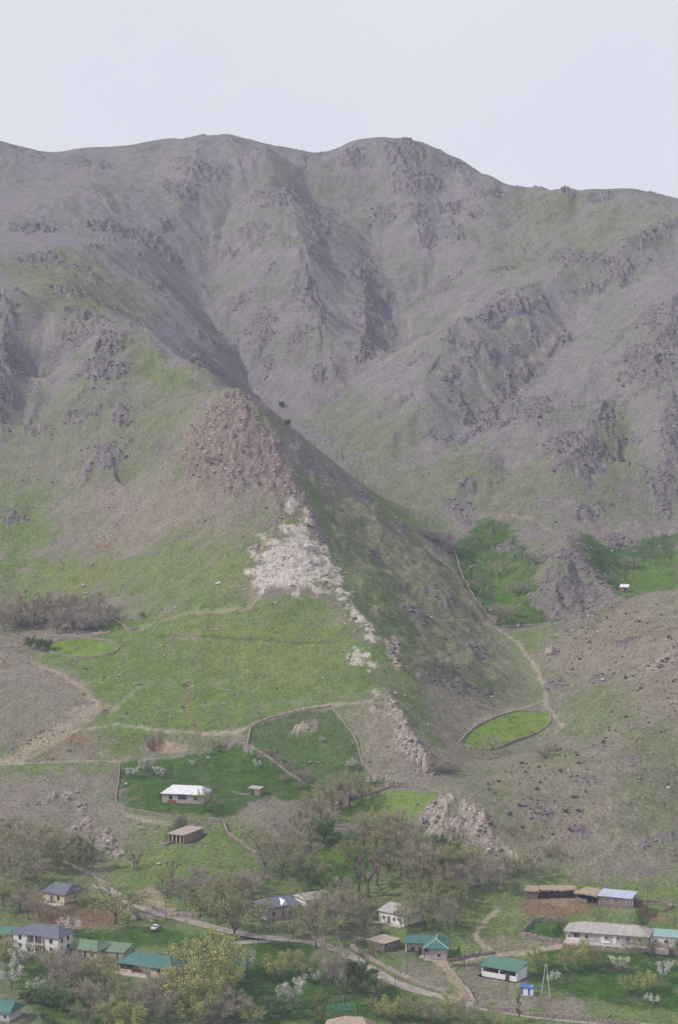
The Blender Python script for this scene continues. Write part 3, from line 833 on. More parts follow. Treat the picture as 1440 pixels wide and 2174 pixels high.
# haze
hz = bpy.data.meshes.new('haze')
xa, ya, yb = halfw(YS[-1]) + 40, -30.0, YS[-1] + 30
za, zb = float(GRD.min()) - 1.0, float(GRD.max()) + 12
bm = bmesh.new()
bmesh.ops.create_cube(bm, size=1.0)
for v in bm.verts:
    v.co = Vector((v.co.x * 2 * xa, (ya + yb) / 2 + v.co.y * (yb - ya), (za + zb) / 2 + v.co.z * (zb - za)))
bm.to_mesh(hz); bm.free()
ho = bpy.data.objects.new('haze', hz); scene.collection.objects.link(ho); ho['kind'] = 'stuff'
ho['label']='thin pale spring haze over the valley'
hm = bpy.data.materials.new('haze_air'); hm.use_nodes = True
for n in list(hm.node_tree.nodes):
    if n.type != 'OUTPUT_MATERIAL': hm.node_tree.nodes.remove(n)
pv = hm.node_tree.nodes.new('ShaderNodeVolumePrincipled')
pv.inputs['Color'].default_value = (0.62, 0.67, 1.0, 1)
pv.inputs['Density'].default_value = 0.0001
pv.inputs['Anisotropy'].default_value = 0.2
hm.node_tree.links.new(pv.outputs[0], hm.node_tree.nodes['Material Output'].inputs['Volume'])
hz.materials.append(hm)

# ------------------------------------------------------------------ materials and mesh helpers
def tint(name, col, rough=0.85, var=0.18, scale=1.5, bump=0.0, stretch=None, spec=0.2, metal=0.0):
    m, N, L, B = mat(name)
    B.inputs['Roughness'].default_value = rough
    B.inputs['Specular IOR Level'].default_value = spec
    B.inputs['Metallic'].default_value = metal
    tc = N.new('ShaderNodeTexCoord')
    no = N.new('ShaderNodeTexNoise'); no.inputs['Scale'].default_value = scale; no.inputs['Detail'].default_value = 5
    src = tc.outputs['Object']
    if stretch:
        mp = N.new('ShaderNodeMapping'); mp.inputs['Scale'].default_value = stretch
        L.new(src, mp.inputs['Vector']); src = mp.outputs[0]
    L.new(src, no.inputs['Vector'])
    mr = N.new('ShaderNodeMapRange'); mr.inputs[1].default_value = 0.3; mr.inputs[2].default_value = 0.7; mr.inputs[3].default_value = 1 - var; mr.inputs[4].default_value = 1 + var
    L.new(no.outputs['Fac'], mr.inputs[0])
    vm = N.new('ShaderNodeVectorMath'); vm.operation = 'SCALE'; vm.inputs[0].default_value = col
    L.new(mr.outputs[0], vm.inputs['Scale']); L.new(vm.outputs[0], B.inputs['Base Color'])
    if bump:
        b = N.new('ShaderNodeBump'); b.inputs['Strength'].default_value = bump; b.inputs['Distance'].default_value = 0.1
        L.new(no.outputs['Fac'], b.inputs['Height']); L.new(b.outputs['Normal'], B.inputs['Normal'])
    return m

def ribbed(name, col, pitch=0.9, rough=0.5, axis=0):      # sheet metal with standing ribs, faded in patches
    m, N, L, B = mat(name)
    B.inputs['Roughness'].default_value = rough
    B.inputs['Specular IOR Level'].default_value = 0.35
    tc = N.new('ShaderNodeTexCoord')
    mp = N.new('ShaderNodeMapping'); mp.inputs['Scale'].default_value = (1, 1, 0.4)
    L.new(tc.outputs['Object'], mp.inputs['Vector'])
    wv = N.new('ShaderNodeTexWave'); wv.wave_type = 'BANDS'; wv.bands_direction = 'X' if axis == 0 else 'Y'
    wv.inputs['Scale'].default_value = 0.314 / pitch; wv.inputs['Distortion'].default_value = 0
    L.new(tc.outputs['Object'], wv.inputs['Vector'])
    no = N.new('ShaderNodeTexNoise'); no.inputs['Scale'].default_value = 0.7; no.inputs['Detail'].default_value = 6; no.inputs['Roughness'].default_value = 0.65
    L.new(mp.outputs[0], no.inputs['Vector'])
    mr = N.new('ShaderNodeMapRange'); mr.inputs[1].default_value = 0.3; mr.inputs[2].default_value = 0.7; mr.inputs[3].default_value = 0.78; mr.inputs[4].default_value = 1.2
    L.new(no.outputs['Fac'], mr.inputs[0])
    m2 = N.new('ShaderNodeMapRange'); m2.inputs[3].default_value = 0.86; m2.inputs[4].default_value = 1.06
    L.new(wv.outputs['Fac'], m2.inputs[0])
    mu = N.new('ShaderNodeMath'); mu.operation = 'MULTIPLY'
    L.new(mr.outputs[0], mu.inputs[0]); L.new(m2.outputs[0], mu.inputs[1])
    vm = N.new('ShaderNodeVectorMath'); vm.operation = 'SCALE'; vm.inputs[0].default_value = col
    L.new(mu.outputs[0], vm.inputs['Scale']); L.new(vm.outputs[0], B.inputs['Base Color'])
    b = N.new('ShaderNodeBump'); b.inputs['Strength'].default_value = 0.6; b.inputs['Distance'].default_value = 0.05
    L.new(wv.outputs['Fac'], b.inputs['Height']); L.new(b.outputs['Normal'], B.inputs['Normal'])
    return m

def masonry(name, c1, c2, scale=1.8, mortar=0.5):
    m, N, L, B = mat(name)
    tc = N.new('ShaderNodeTexCoord')
    vo = N.new('ShaderNodeTexVoronoi'); vo.inputs['Scale'].default_value = scale
    ve = N.new('ShaderNodeTexVoronoi'); ve.inputs['Scale'].default_value = scale; ve.feature = 'DISTANCE_TO_EDGE'
    for v in (vo, ve): L.new(tc.outputs['Object'], v.inputs['Vector'])
    mx = N.new('ShaderNodeMixRGB'); mx.inputs[1].default_value = (*c1, 1); mx.inputs[2].default_value = (*c2, 1)
    sp = N.new('ShaderNodeSeparateColor'); L.new(vo.outputs['Color'], sp.inputs[0]); L.new(sp.outputs[0], mx.inputs[0])
    mr = N.new('ShaderNodeMapRange'); mr.inputs[1].default_value = 0.0; mr.inputs[2].default_value = 0.08; mr.inputs[3].default_value = mortar; mr.inputs[4].default_value = 1.0
    L.new(ve.outputs['Distance'], mr.inputs[0])
    vm = N.new('ShaderNodeVectorMath'); vm.operation = 'SCALE'
    L.new(mx.outputs[0], vm.inputs[0]); L.new(mr.outputs[0], vm.inputs['Scale']); L.new(vm.outputs[0], B.inputs['Base Color'])
    b = N.new('ShaderNodeBump'); b.inputs['Strength'].default_value = 0.8; b.inputs['Distance'].default_value = 0.08
    L.new(mr.outputs[0], b.inputs['Height']); L.new(b.outputs['Normal'], B.inputs['Normal'])
    return m

M = {
 'white': tint('white_plaster', (0.66, 0.65, 0.63), 0.9, 0.12, 0.8), 'grey_wall': tint('grey_plaster', (0.42, 0.40, 0.39), 0.9, 0.15, 0.8), 'cream': tint('cream_plaster', (0.52, 0.43, 0.30), 0.9, 0.14, 0.8),
 'block': masonry('grey_block', (0.36, 0.32, 0.30), (0.46, 0.41, 0.39), 1.6, 0.7), 'stone': masonry('field_stone', (0.20, 0.165, 0.14), (0.33, 0.28, 0.24), 1.7, 0.45), 'brick': masonry('mud_brick', (0.26, 0.185, 0.135), (0.34, 0.25, 0.19), 2.6, 0.7),
 'darkstone': masonry('dark_stone', (0.15, 0.12, 0.105), (0.24, 0.195, 0.165), 2.0, 0.5), 'glass': tint('window_glass', (0.018, 0.02, 0.024), 0.12, 0.1, 1.0, spec=0.5), 'wood': tint('stained_wood', (0.24, 0.115, 0.05), 0.6, 0.25, 3.0), 'dark_wood': tint('dark_wood', (0.075, 0.05, 0.038), 0.8, 0.25, 3.0),
 'frame': tint('painted_frame', (0.62, 0.60, 0.57), 0.6, 0.06), 'brown_frame': tint('brown_frame', (0.13, 0.065, 0.04), 0.6, 0.1), 'teal': ribbed('teal_sheet', (0.060, 0.160, 0.135)), 'teal2': ribbed('teal_green_sheet', (0.080, 0.180, 0.128)), 'pale_green': ribbed('pale_green_sheet', (0.135, 0.215, 0.125)),
 'slate': ribbed('slate_blue_sheet', (0.125, 0.128, 0.165), 1.2), 'blue': ribbed('blue_sheet', (0.125, 0.135, 0.195), 1.2), 'whitemetal': ribbed('white_sheet', (0.66, 0.66, 0.69), 1.1), 'asbestos': ribbed('grey_corrugated_sheet', (0.36, 0.335, 0.315), 0.7, 0.9), 'skyblue': ribbed('pale_blue_sheet', (0.40, 0.45, 0.56), 0.9),
 'screed': tint('clay_roof', (0.36, 0.30, 0.255), 0.95, 0.2, 0.9, 0.3), 'straw': tint('straw_thatch', (0.32, 0.255, 0.185), 0.95, 0.4, 2.5, 0.9, (1, 1, 5)), 'concrete': tint('concrete', (0.46, 0.42, 0.38), 0.9, 0.2, 0.9, 0.2), 'beige': ribbed('beige_sheet', (0.36, 0.285, 0.225), 0.8, 0.8),
 'kblue': tint('blue_paint', (0.055, 0.16, 0.42), 0.5, 0.08), 'kwhite': tint('white_paint', (0.72, 0.72, 0.74), 0.5, 0.06), 'pole': tint('weathered_pole', (0.13, 0.10, 0.085), 0.9, 0.3, 2.0), 'cpole': tint('concrete_pole', (0.38, 0.38, 0.38), 0.9, 0.1, 2.0), 'dark': tint('dark_interior', (0.03, 0.026, 0.024), 0.9, 0.2),
 'pergola': tint('turquoise_paint', (0.10, 0.36, 0.28), 0.5, 0.1), 'rubber': tint('rubber', (0.02, 0.02, 0.02), 0.8), 'carwhite': tint('car_paint', (0.72, 0.73, 0.75), 0.3, 0.03, spec=0.5), 'cloth': tint('blue_cloth', (0.08, 0.22, 0.45), 0.8, 0.15), 'orange': tint('orange_plastic', (0.55, 0.2, 0.05), 0.6),
 'hide_black': tint('black_hide', (0.022, 0.018, 0.016), 0.7), 'hide_brown': tint('brown_hide', (0.12, 0.055, 0.03), 0.8), 'hide_pale': tint('pale_hide', (0.48, 0.43, 0.37), 0.9, 0.3, 3.0), 'hide_red': tint('red_hide', (0.24, 0.07, 0.04), 0.8),
 'boulder': tint('boulder', (0.33, 0.275, 0.23), 0.95, 0.3, 1.2, 0.8), 'paleboulder': tint('pale_boulder', (0.52, 0.48, 0.44), 0.95, 0.25, 1.2, 0.8), 'drywall': masonry('dry_stone', (0.19, 0.16, 0.14), (0.34, 0.29, 0.245), 2.2, 0.45), 'copestone': masonry('pale_dry_stone', (0.26, 0.225, 0.195), (0.40, 0.35, 0.30), 1.7, 0.5),
 'log': tint('bare_log', (0.23, 0.19, 0.155), 0.9, 0.25, 2.0),
}
def road_mat():
    m, N, L, B = mat('road_surface')
    geo = N.new('ShaderNodeNewGeometry')
    no = N.new('ShaderNodeTexNoise'); no.inputs['Scale'].default_value = 0.35; no.inputs['Detail'].default_value = 8; no.inputs['Roughness'].default_value = 0.7
    L.new(geo.outputs['Position'], no.inputs['Vector'])
    cr = N.new('ShaderNodeValToRGB')
    cr.color_ramp.elements[0].position = 0.32; cr.color_ramp.elements[0].color = (0.20, 0.17, 0.14, 1)
    cr.color_ramp.elements[1].position = 0.62; cr.color_ramp.elements[1].color = (0.37, 0.335, 0.30, 1)
    L.new(no.outputs['Fac'], cr.inputs['Fac']); L.new(cr.outputs['Color'], B.inputs['Base Color'])
    b = N.new('ShaderNodeBump'); b.inputs['Strength'].default_value = 0.4; b.inputs['Distance'].default_value = 0.1
    L.new(no.outputs['Fac'], b.inputs['Height']); L.new(b.outputs['Normal'], B.inputs['Normal'])
    return m
M['road'] = road_mat()
COLL = scene.collection

class MB:
    def __init__(s): s.v = []; s.f = []
    def add(s, vs, fs):
        n = len(s.v); s.v += [tuple(v) for v in vs]; s.f += [tuple(i + n for i in f) for f in fs]; return s
    def box(s, x0, x1, y0, y1, z0, z1):
        return s.add([(x0,y0,z0),(x1,y0,z0),(x1,y1,z0),(x0,y1,z0),(x0,y0,z1),(x1,y0,z1),(x1,y1,z1),(x0,y1,z1)], [(0,3,2,1),(4,5,6,7),(0,1,5,4),(1,2,6,5),(2,3,7,6),(3,0,4,7)])
    def tube(s, a, b, r0, r1, n=6):
        a = Vector(a); b = Vector(b); d = (b - a).normalized()
        u = d.orthogonal().normalized(); w = d.cross(u)
        vs = [];
        for p, r in ((a, r0), (b, r1)):
            for k in range(n):
                t = 2 * math.pi * k / n
                vs.append(p + (u * math.cos(t) + w * math.sin(t)) * r)
        return s.add(vs, [(k, (k + 1) % n, n + (k + 1) % n, n + k) for k in range(n)] + [tuple(range(n - 1, -1, -1)), tuple(range(n, 2 * n))])
    def mesh(s, name, m, smooth=False):
        me = bpy.data.meshes.new(name); me.from_pydata(s.v, [], s.f); me.update()
        if m: me.materials.append(m)
        if smooth: me.polygons.foreach_set('use_smooth', np.ones(len(me.polygons), bool))
        return me
    def build(s, name, m, parent=None, smooth=False):
        o = bpy.data.objects.new(name, s.mesh(name, m, smooth)); COLL.objects.link(o)
        if parent: o.parent = parent
        return o

def tag(o, label, cat, group=None):
    o['label'] = label; o['category'] = cat
    if group: o['group'] = group
    return o
def empty(name, loc, yaw=0.0, label=None, cat=None, group=None):
    o = bpy.data.objects.new(name, None); COLL.objects.link(o)
    o.location = [float(v) for v in loc]; o.rotation_euler = (0, 0, yaw); o.empty_display_size = 0.5
    if label: tag(o, label, cat, group)
    return o
def pbox(name, m, parent, *b): return MB().box(*b).build(name, m, parent)

# --- building parts (local frame: x along the front, y away from the viewer, z up)
def hip_roof(p, x0, x1, y0, y1, h, rise, m, over=0.6, inset0=None, inset1=None, name='roof', th=0.14):
    x0 -= over; x1 += over; y0 -= over; y1 += over
    ym = (y0 + y1) / 2
    i0 = (y1 - y0) / 2 if inset0 is None else inset0; i1 = (y1 - y0) / 2 if inset1 is None else inset1
    a, b = x0 + i0, x1 - i1
    vs = [(x0,y0,h),(x1,y0,h),(x1,y1,h),(x0,y1,h),(a,ym,h+rise),(b,ym,h+rise),(x0,y0,h-th),(x1,y0,h-th),(x1,y1,h-th),(x0,y1,h-th)]
    fs = [(0,1,5,4),(2,3,4,5),(1,2,5),(3,0,4),(0,6,7,1),(1,7,8,2),(2,8,9,3),(3,9,6,0),(9,8,7,6)]
    r = MB().add(vs, fs).build(name, m, p)
    cap = MB()
    cap.tube((a, ym, h + rise + 0.02), (b, ym, h + rise + 0.02), 0.09, 0.09, 5)
    if i0 > 0.05:
        cap.tube((a, ym, h + rise + 0.02), (x0, y0, h + 0.02), 0.07, 0.07, 5)
    if i1 > 0.05:
        cap.tube((b, ym, h + rise + 0.02), (x1, y0, h + 0.02), 0.07, 0.07, 5); cap.tube((b, ym, h + rise + 0.02), (x1, y1, h + 0.02), 0.07, 0.07, 5)
    c = cap.build('ridge_cap', m, r)
    return r
def mono_roof(p, x0, x1, y0, y1, h0, h1, m, over=0.5, th=0.16, name='roof'):   # slab from front eave h0 to back eave h1
    x0 -= over; x1 += over
    s = (h1 - h0) / (y1 - y0); y0 -= over; y1 += over; h0 -= s * over; h1 += s * over
    return MB().add([(x0,y0,h0),(x1,y0,h0),(x1,y1,h1),(x0,y1,h1),(x0,y0,h0+th),(x1,y0,h0+th),(x1,y1,h1+th),(x0,y1,h1+th)], [(0,3,2,1),(4,5,6,7),(0,1,5,4),(1,2,6,5),(2,3,7,6),(3,0,4,7)]).build(name, m, p)
def ring(mb, x0, x1, z0, z1, y0, y1, t):
    mb.box(x0, x1, y0, y1, z0, z0 + t); mb.box(x0, x1, y0, y1, z1 - t, z1); mb.box(x0, x0 + t, y0, y1, z0 + t, z1 - t); mb.box(x1 - t, x1, y0, y1, z0 + t, z1 - t)
def window_front(p, x, z, w, h, y=0.0, fm='frame', mull=1, name='window', pm='glass'):
    """Window standing on the front wall plane y; frame proud of the wall, pane set back in it."""
    mb = MB(); ring(mb, x - w / 2, x + w / 2, z, z + h, y - 0.07, y + 0.02, 0.09)
    for k in range(mull):
        xx = x - w / 2 + w * (k + 1) / (mull + 1); mb.box(xx - 0.03, xx + 0.03, y - 0.06, y + 0.01, z + 0.09, z + h - 0.09)
    f = mb.build(name, M[fm], p)
    MB().box(x - w / 2 + 0.09, x + w / 2 - 0.09, y - 0.03, y + 0.01, z + 0.09, z + h - 0.09).build('pane', M[pm], f)
    MB().box(x - w / 2 - 0.08, x + w / 2 + 0.08, y - 0.16, y, z - 0.08, z - 0.003).build('sill', M['frame'], f)
    return f
def window_side(p, y, z, w, h, x, sgn, fm='frame', pm='glass'):
    """Window on a gable wall: sgn +1 for the right wall, -1 for the left."""
    a, b = sorted((x - sgn * 0.02, x + sgn * 0.07))
    mb = MB(); t = 0.09
    mb.box(a, b, y - w/2, y + w/2, z, z + t); mb.box(a, b, y - w/2, y + w/2, z + h - t, z + h); mb.box(a, b, y - w/2, y - w/2 + t, z + t, z + h - t); mb.box(a, b, y + w/2 - t, y + w/2, z + t, z + h - t)
    mb.box(a, b, y - 0.03, y + 0.03, z + t, z + h - t)
    f = mb.build('window', M[fm], p)
    a, b = sorted((x - sgn * 0.01, x + sgn * 0.03))
    MB().box(a, b, y - w/2 + t, y + w/2 - t, z + t, z + h - t).build('pane', M[pm], f)
    return f
def door_front(p, x, w, h, y=0.0, m='wood', z=0.0):
    d = MB().box(x - w / 2, x + w / 2, y - 0.05, y + 0.01, z, z + h).build('door', M[m], p)
    mb = MB(); mb.box(x - w/2 - 0.1, x - w/2, y - 0.08, y + 0.02, z, z + h + 0.1); mb.box(x + w/2, x + w/2 + 0.1, y - 0.08, y + 0.02, z, z + h + 0.1); mb.box(x - w/2, x + w/2, y - 0.08, y + 0.02, z + h, z + h + 0.1)
    mb.build('frame', M['frame'], d)
    MB().box(x + w/2 - 0.16, x + w/2 - 0.10, y - 0.12, y - 0.05, z + 1.0, z + 1.12).build('handle', M['dark_wood'], d)
    return d
def plinth(p, x0, x1, y0, y1, m='stone', h=0.35, name='plinth'):
    return MB().box(x0 - 0.12, x1 + 0.12, y0 - 0.12, y1 + 0.12, -1.2, h).build(name, M[m], p)
def site(key, name, label, cat='house'):
    o, yaw, w, dep = FR[key]
    return empty(name, o, yaw, label, cat), w, dep

# ------------------------------------------------------------------ roads
for nm, w, hw_ in ROAD_W:
    mb = MB()
    n = len(w); vs = []
    for i in range(n):
        a = w[max(0, i - 2)]; b = w[min(n - 1, i + 2)]
        d = np.array([b[0] - a[0], b[1] - a[1]]); d /= np.linalg.norm(d) + 1e-9
        e = hw_ * (1 + 0.12 * math.sin(i * 0.37) * math.sin(i * 0.11))
        for k in range(5):
            s = (k / 4 * 2 - 1) * e
            vs.append((w[i][0] - d[1] * s, w[i][1] + d[0] * s, w[i][2] + 0.09 - 0.05 * (k in (0, 4))))
    mb.add(vs, [(i * 5 + k, i * 5 + k + 1, i * 5 + k + 6, i * 5 + k + 5) for i in range(n - 1) for k in range(4)])
    o = mb.build('road', M['road'], None, True)
    o['kind'] = 'structure'

# ------------------------------------------------------------------ dry stone walls: each one a rough continuous body following the ground
rw = random.Random(5)
def stone_wall(pix, h, th, label, m='drywall', world=None, closed=False, group=None, cope=True):
    w = hit_many(pix, GRD) if world is None else world
    if closed: w = np.vstack([w, w[:1]])
    w = resample(w, 0.45)
    w[:, 2] = ground(w[:, 0], w[:, 1])
    n = len(w); vs = []; hh = h
    prof = [(-0.5, -0.8), (-0.5, 0.45), (-0.42, 0.95), (0.0, 1.05), (0.42, 0.95), (0.5, 0.45), (0.5, -0.8)]
    for i in range(n):
        a = w[max(0, i - 1)]; b = w[min(n - 1, i + 1)]
        d = np.array([b[0] - a[0], b[1] - a[1]]); d /= np.linalg.norm(d) + 1e-9
        hh += (h - hh) * 0.15 + rw.uniform(-0.16, 0.16) * h
        hh = min(max(hh, 0.45 * h), 1.35 * h)
        for q, (s, z) in enumerate(prof):
            js = rw.uniform(-0.16, 0.16) * th; jz = rw.uniform(-0.14, 0.14) * hh if z > 0 else 0
            vs.append((w[i][0] - d[1] * (s * th + js), w[i][1] + d[0] * (s * th + js), w[i][2] + (z * hh if z > 0 else z) + jz))
    k = len(prof)
    fs = [(i * k + q, (i + 1) * k + q, (i + 1) * k + q + 1, i * k + q + 1) for i in range(n - 1) for q in range(k - 1)]
    fs += [tuple(range(k)), tuple((n - 1) * k + q for q in range(k - 1, -1, -1))]
    o = MB().add(vs, fs).build('stone_wall', M[m])
    tag(o, label, 'wall', group)
    return o
stone_wall(None, 0.55, 0.7, 'low dry stone ring wall around the oval bright green field beside three round trees', world=FIELD_W['left'], closed=True)
stone_wall(None, 0.6, 0.7, 'dry stone wall enclosing the bright green field in the side valley', world=FIELD_W['right'], closed=True)
stone_wall([(535,1545),(560,1533),(620,1514),(705,1500)], 0.6, 0.6, 'dry stone wall below the curved footpath along the top of the steep green plot')
stone_wall([(532,1546),(529,1565),(526,1585),(545,1592),(590,1622),(640,1660)], 0.7, 0.8, 'ruined stone wall with scrub along the overgrown side of the steep green plot')
stone_wall([(705,1503),(745,1552),(760,1585),(772,1620),(800,1645),(815,1655)], 0.55, 0.6, 'dry stone wall between the steep green plot and the rocky crest')
stone_wall([(740,1700),(790,1686),(850,1671),(905,1675),(942,1688)], 0.8, 0.6, 'dry stone wall along the top of the meadow below the rocky crest')
stone_wall([(255,1621),(252,1660),(250,1708),(300,1722),(370,1733),(440,1740),(475,1745)], 0.55, 0.5, 'dry stone boundary wall around the yard of the white-roofed house')
stone_wall([(475,1746),(485,1770),(510,1788),(530,1803),(545,1815)], 1.0, 0.7, 'dry stone wall running downhill from the yard corner towards the grove')
stone_wall([(258,1905),(285,1918),(320,1928),(360,1940),(395,1947),(420,1949)], 1.3, 0.5, 'retaining wall on the uphill side of the road below the eroded bank', 'copestone')
stone_wall([(250,1930),(268,1937),(295,1947),(330,1958)], 1.5, 0.5, 'stone retaining wall below the road behind the leaning pale board', 'copestone')
stone_wall([(132,1828),(160,1842),(200,1862),(235,1880)], 0.8, 0.5, 'pale stone wall beside the upper road near the poplars', 'copestone')
stone_wall([(745,2012),(790,2040),(835,2064),(890,2090),(950,2108)], 1.1, 0.6, 'pale stone retaining wall along the road below the teal-roofed porch house', 'copestone')
stone_wall([(950,2053),(975,2085),(1003,2122),(1008,2136)], 1.1, 0.6, 'pale stone wall along the driveway below the open white shed', 'copestone')
stone_wall([(1008,2137),(1060,2146),(1120,2156),(1200,2164),(1300,2174),(1360,2180)], 1.2, 0.6, 'long stone wall along the road below the kiosk and orchard')
stone_wall([(951,2043),(985,2036),(1020,2029),(1052,2025)], 1.0, 0.5, 'brown stone terrace wall beside the porch house driveway')
stone_wall([(960,2052),(990,2051),(1021,2051)], 0.9, 0.5, 'low stone terrace wall between the driveway and the open white shed')
stone_wall([(1107,1983),(1122,1970),(1140,1955),(1196,1960)], 1.1, 0.5, 'stone wall along the upper side of the small green yard by the long house')
stone_wall([(1107,1985),(1140,1994),(1192,2004)], 1.2, 0.5, 'stone wall along the lower side of the small green yard by the long house')
stone_wall([(1195,2011),(1260,2016),(1350,2022),(1440,2027)], 1.2, 0.5, 'stone terrace wall in front of the long grey-roofed house')
stone_wall([(1365,1914),(1400,1916),(1422,1922),(1424,1930),(1408,1935)], 0.9, 0.6, 'curved stone pen wall beside the pale blue metal-roofed cattle shed')
stone_wall([(788,1998),(776,2000),(766,1996),(762,2004)], 0.9, 0.4, 'short block wall beside the flat-roofed stone shed', 'copestone')
stone_wall([(1068,1332),(1110,1329),(1160,1326),(1200,1320)], 0.7, 0.7, 'dark stone wall at the lower edge of the green basin')
stone_wall([(965,1170),(975,1200),(990,1235),(1020,1285),(1055,1326)], 0.4, 0.6, 'low stone wall along the path edge beside the green basin')
stone_wall([(100,1354),(140,1352),(200,1348),(235,1344)], 0.9, 0.6, 'pale stone wall between the bare wood and the oval field', 'copestone')
stone_wall([(0,1376),(30,1374),(58,1372)], 0.7, 0.6, 'pale stone wall beside the three round green trees', 'copestone')
stone_wall([(340,1790),(352,1796),(366,1790),(380,1785)], 0.8, 0.6, 'ruined mud wall stub in front of the flat-roofed brick shed')
stone_wall([(225,1312),(250,1322),(275,1338),(295,1335)], 0.8, 0.7, 'broken stone wall on the slope above the bare wood')
stone_wall([(495,1683),(515,1688),(533,1688)], 0.6, 0.5, 'low rubble wall running up to the tiny shed')

# ------------------------------------------------------------------ houses of the village
# two-storey white house with slate-blue hipped roof, recessed balcony and outside stair
p, w, d = site('white_two_storey', 'village_house', 'two-storey white house with slate blue hipped roof and recessed balcony')
plinth(p, 0, w, 0, d, 'stone', 0.3)
H_ = 5.6
x1, x2 = w * 0.30, w * 0.68
for a, b in ((0, x1), (x2, w)):
    pbox('wall', M['white'], p, a, b, 0, d, 0.3, H_)
pbox('back_wall', M['cream'], p, x1, x2, 2.0, d, 0.3, H_)
pbox('balcony_floor', M['concrete'], p, x1, x2, -0.7, 2.0, 2.75, 2.95)
for x in (x1 + 0.25, (x1 + x2) / 2, x2 - 0.25):
    pbox('column', M['white'], p, x - 0.12, x + 0.12, -0.55, -0.3, 0.3, H_)
mb = MB(); mb.box(x1, x2, -0.68, -0.62, 3.75, 3.82)
for k in range(10):
    x = x1 + (x2 - x1) * k / 9; mb.box(x - 0.02, x + 0.02, -0.67, -0.63, 2.95, 3.75)
mb.build('balcony_railing', M['brown_frame'], p)
window_front(p, x1 * 0.5, 3.6, 1.0, 1.3, 0, 'brown_frame'); window_front(p, x1 * 0.5, 1.1, 1.0, 1.3, 0, 'brown_frame')
window_front(p, x2 + (w - x2) * 0.5, 3.6, 1.1, 1.3, 0, 'brown_frame'); window_front(p, x2 + (w - x2) * 0.5, 1.1, 1.1, 1.3, 0, 'brown_frame')
window_front(p, x1 + (x2 - x1) * 0.28, 3.5, 1.1, 1.4, 2.0, 'brown_frame'); door_front(p, x1 + (x2 - x1) * 0.7, 1.0, 2.0, 2.0, 'dark_wood', 2.95); door_front(p, x1 + (x2 - x1) * 0.3, 1.0, 2.0, 2.0, 'dark_wood', 0.35)
mb = MB()
for k in range(12):
    mb.box(x2 - 0.2 + k * 0.27, x2 + 0.1 + k * 0.27, -1.7, -0.75, 2.6 - k * 0.21, 2.72 - k * 0.21)
st = mb.build('stair', M['brown_frame'], p); st['kind'] = 'stuff'
for y in (2.0, 5.5):
    window_side(p, y, 3.6, 1.1, 1.3, w, 1, 'brown_frame'); window_side(p, y, 1.1, 1.1, 1.3, w, 1, 'brown_frame')
hip_roof(p, 0, w, 0, d, H_, 2.3, M['slate'], 0.7, 4.5, 3.2)

p, w, d = site('pale_green', 'village_house', 'low house with faded pale green gabled roof between the white and veranda houses')
plinth(p, 0, w, 0, d); pbox('wall', M['cream'], p, 0, w, 0, d, 0.35, 2.9)
window_front(p, w * 0.25, 1.0, 1.0, 1.2, 0, 'brown_frame'); door_front(p, w * 0.55, 0.95, 2.0, 0, 'dark_wood', 0.35); window_front(p, w * 0.82, 1.0, 1.0, 1.2, 0, 'brown_frame')
hip_roof(p, 0, w, 0, d, 2.9, 2.0, M['pale_green'], 0.7, 0.9, 2.6)
p, w, d = site('pale_green_annex', 'outbuilding', 'narrow outbuilding with faded sea green lean-to roof behind the satellite dish', 'outbuilding')
plinth(p, 0, w, 0, d); pbox('wall', M['block'], p, 0, w, 0, d, 0.35, 2.3)
door_front(p, w * 0.75, 0.9, 1.8, 0, 'dark_wood', 0.3); window_front(p, w * 0.3, 1.0, 0.9, 0.9, 0, 'brown_frame')
mono_roof(p, 0, w, 0, d, 2.35, 3.4, M['pale_green'], 0.4)

p, w, d = site('veranda', 'village_house', 'cream house with broad teal roof and open wooden veranda below the green bank')
plinth(p, 0, w, 0, d, 'concrete')
vx = w * 0.62
pbox('wall', M['cream'], p, vx, w, 0, d, 0.35, 3.0)
pbox('back_wall', M['cream'], p, 0, vx, 2.6, d, 0.35, 3.0)
pbox('side_wall', M['cream'], p, 0, 0.3, 0.9, 2.6, 0.35, 3.0)
for k in range(5):
    x = 0.2 + (vx - 0.5) * k / 4; pbox('post', M['wood'], p, x - 0.1, x + 0.1, 0.05, 0.25, 0.35, 2.95)
pbox('beam', M['wood'], p, 0, vx, 0.03, 0.27, 2.78, 2.98)
pbox('parapet', M['cream'], p, 0.35, vx * 0.42, 0.1, 0.22, 0.35, 1.1)
door_front(p, vx * 0.60, 1.0, 2.1, 2.6, 'wood', 0.35); window_front(p, vx * 0.25, 1.1, 1.3, 1.3, 2.6, 'brown_frame', 2); window_front(p, vx * 0.85, 1.1, 1.1, 1.3, 2.6, 'brown_frame')
window_front(p, vx + (w - vx) * 0.42, 1.1, 1.0, 1.3, 0, 'brown_frame')
window_side(p, 3.0, 1.1, 1.0, 1.3, w, 1, 'brown_frame')
hip_roof(p, 0, w, 0, d, 3.0, 2.6, M['teal'], 0.8, 4.6, 3.2)
pbox('terrace', M['concrete'], p, -1.5, vx + 0.5, -2.2, -0.13, -1.0, 0.12)

p, w, d = site('edge_green', 'village_house', 'grey block house with green sheet roof next to the white two-storey house')
plinth(p, 0, w, 0, d); pbox('wall', M['block'], p, 0, w, 0, d, 0.35, 3.3)
window_front(p, w * 0.35, 1.1, 0.9, 1.4, 0, 'brown_frame'); window_front(p, w * 0.75, 1.1, 0.9, 1.4, 0, 'brown_frame')
hip_roof(p, 0, w, 0, d, 3.3, 1.4, M['teal2'], 0.6, 2.5, 0.3)

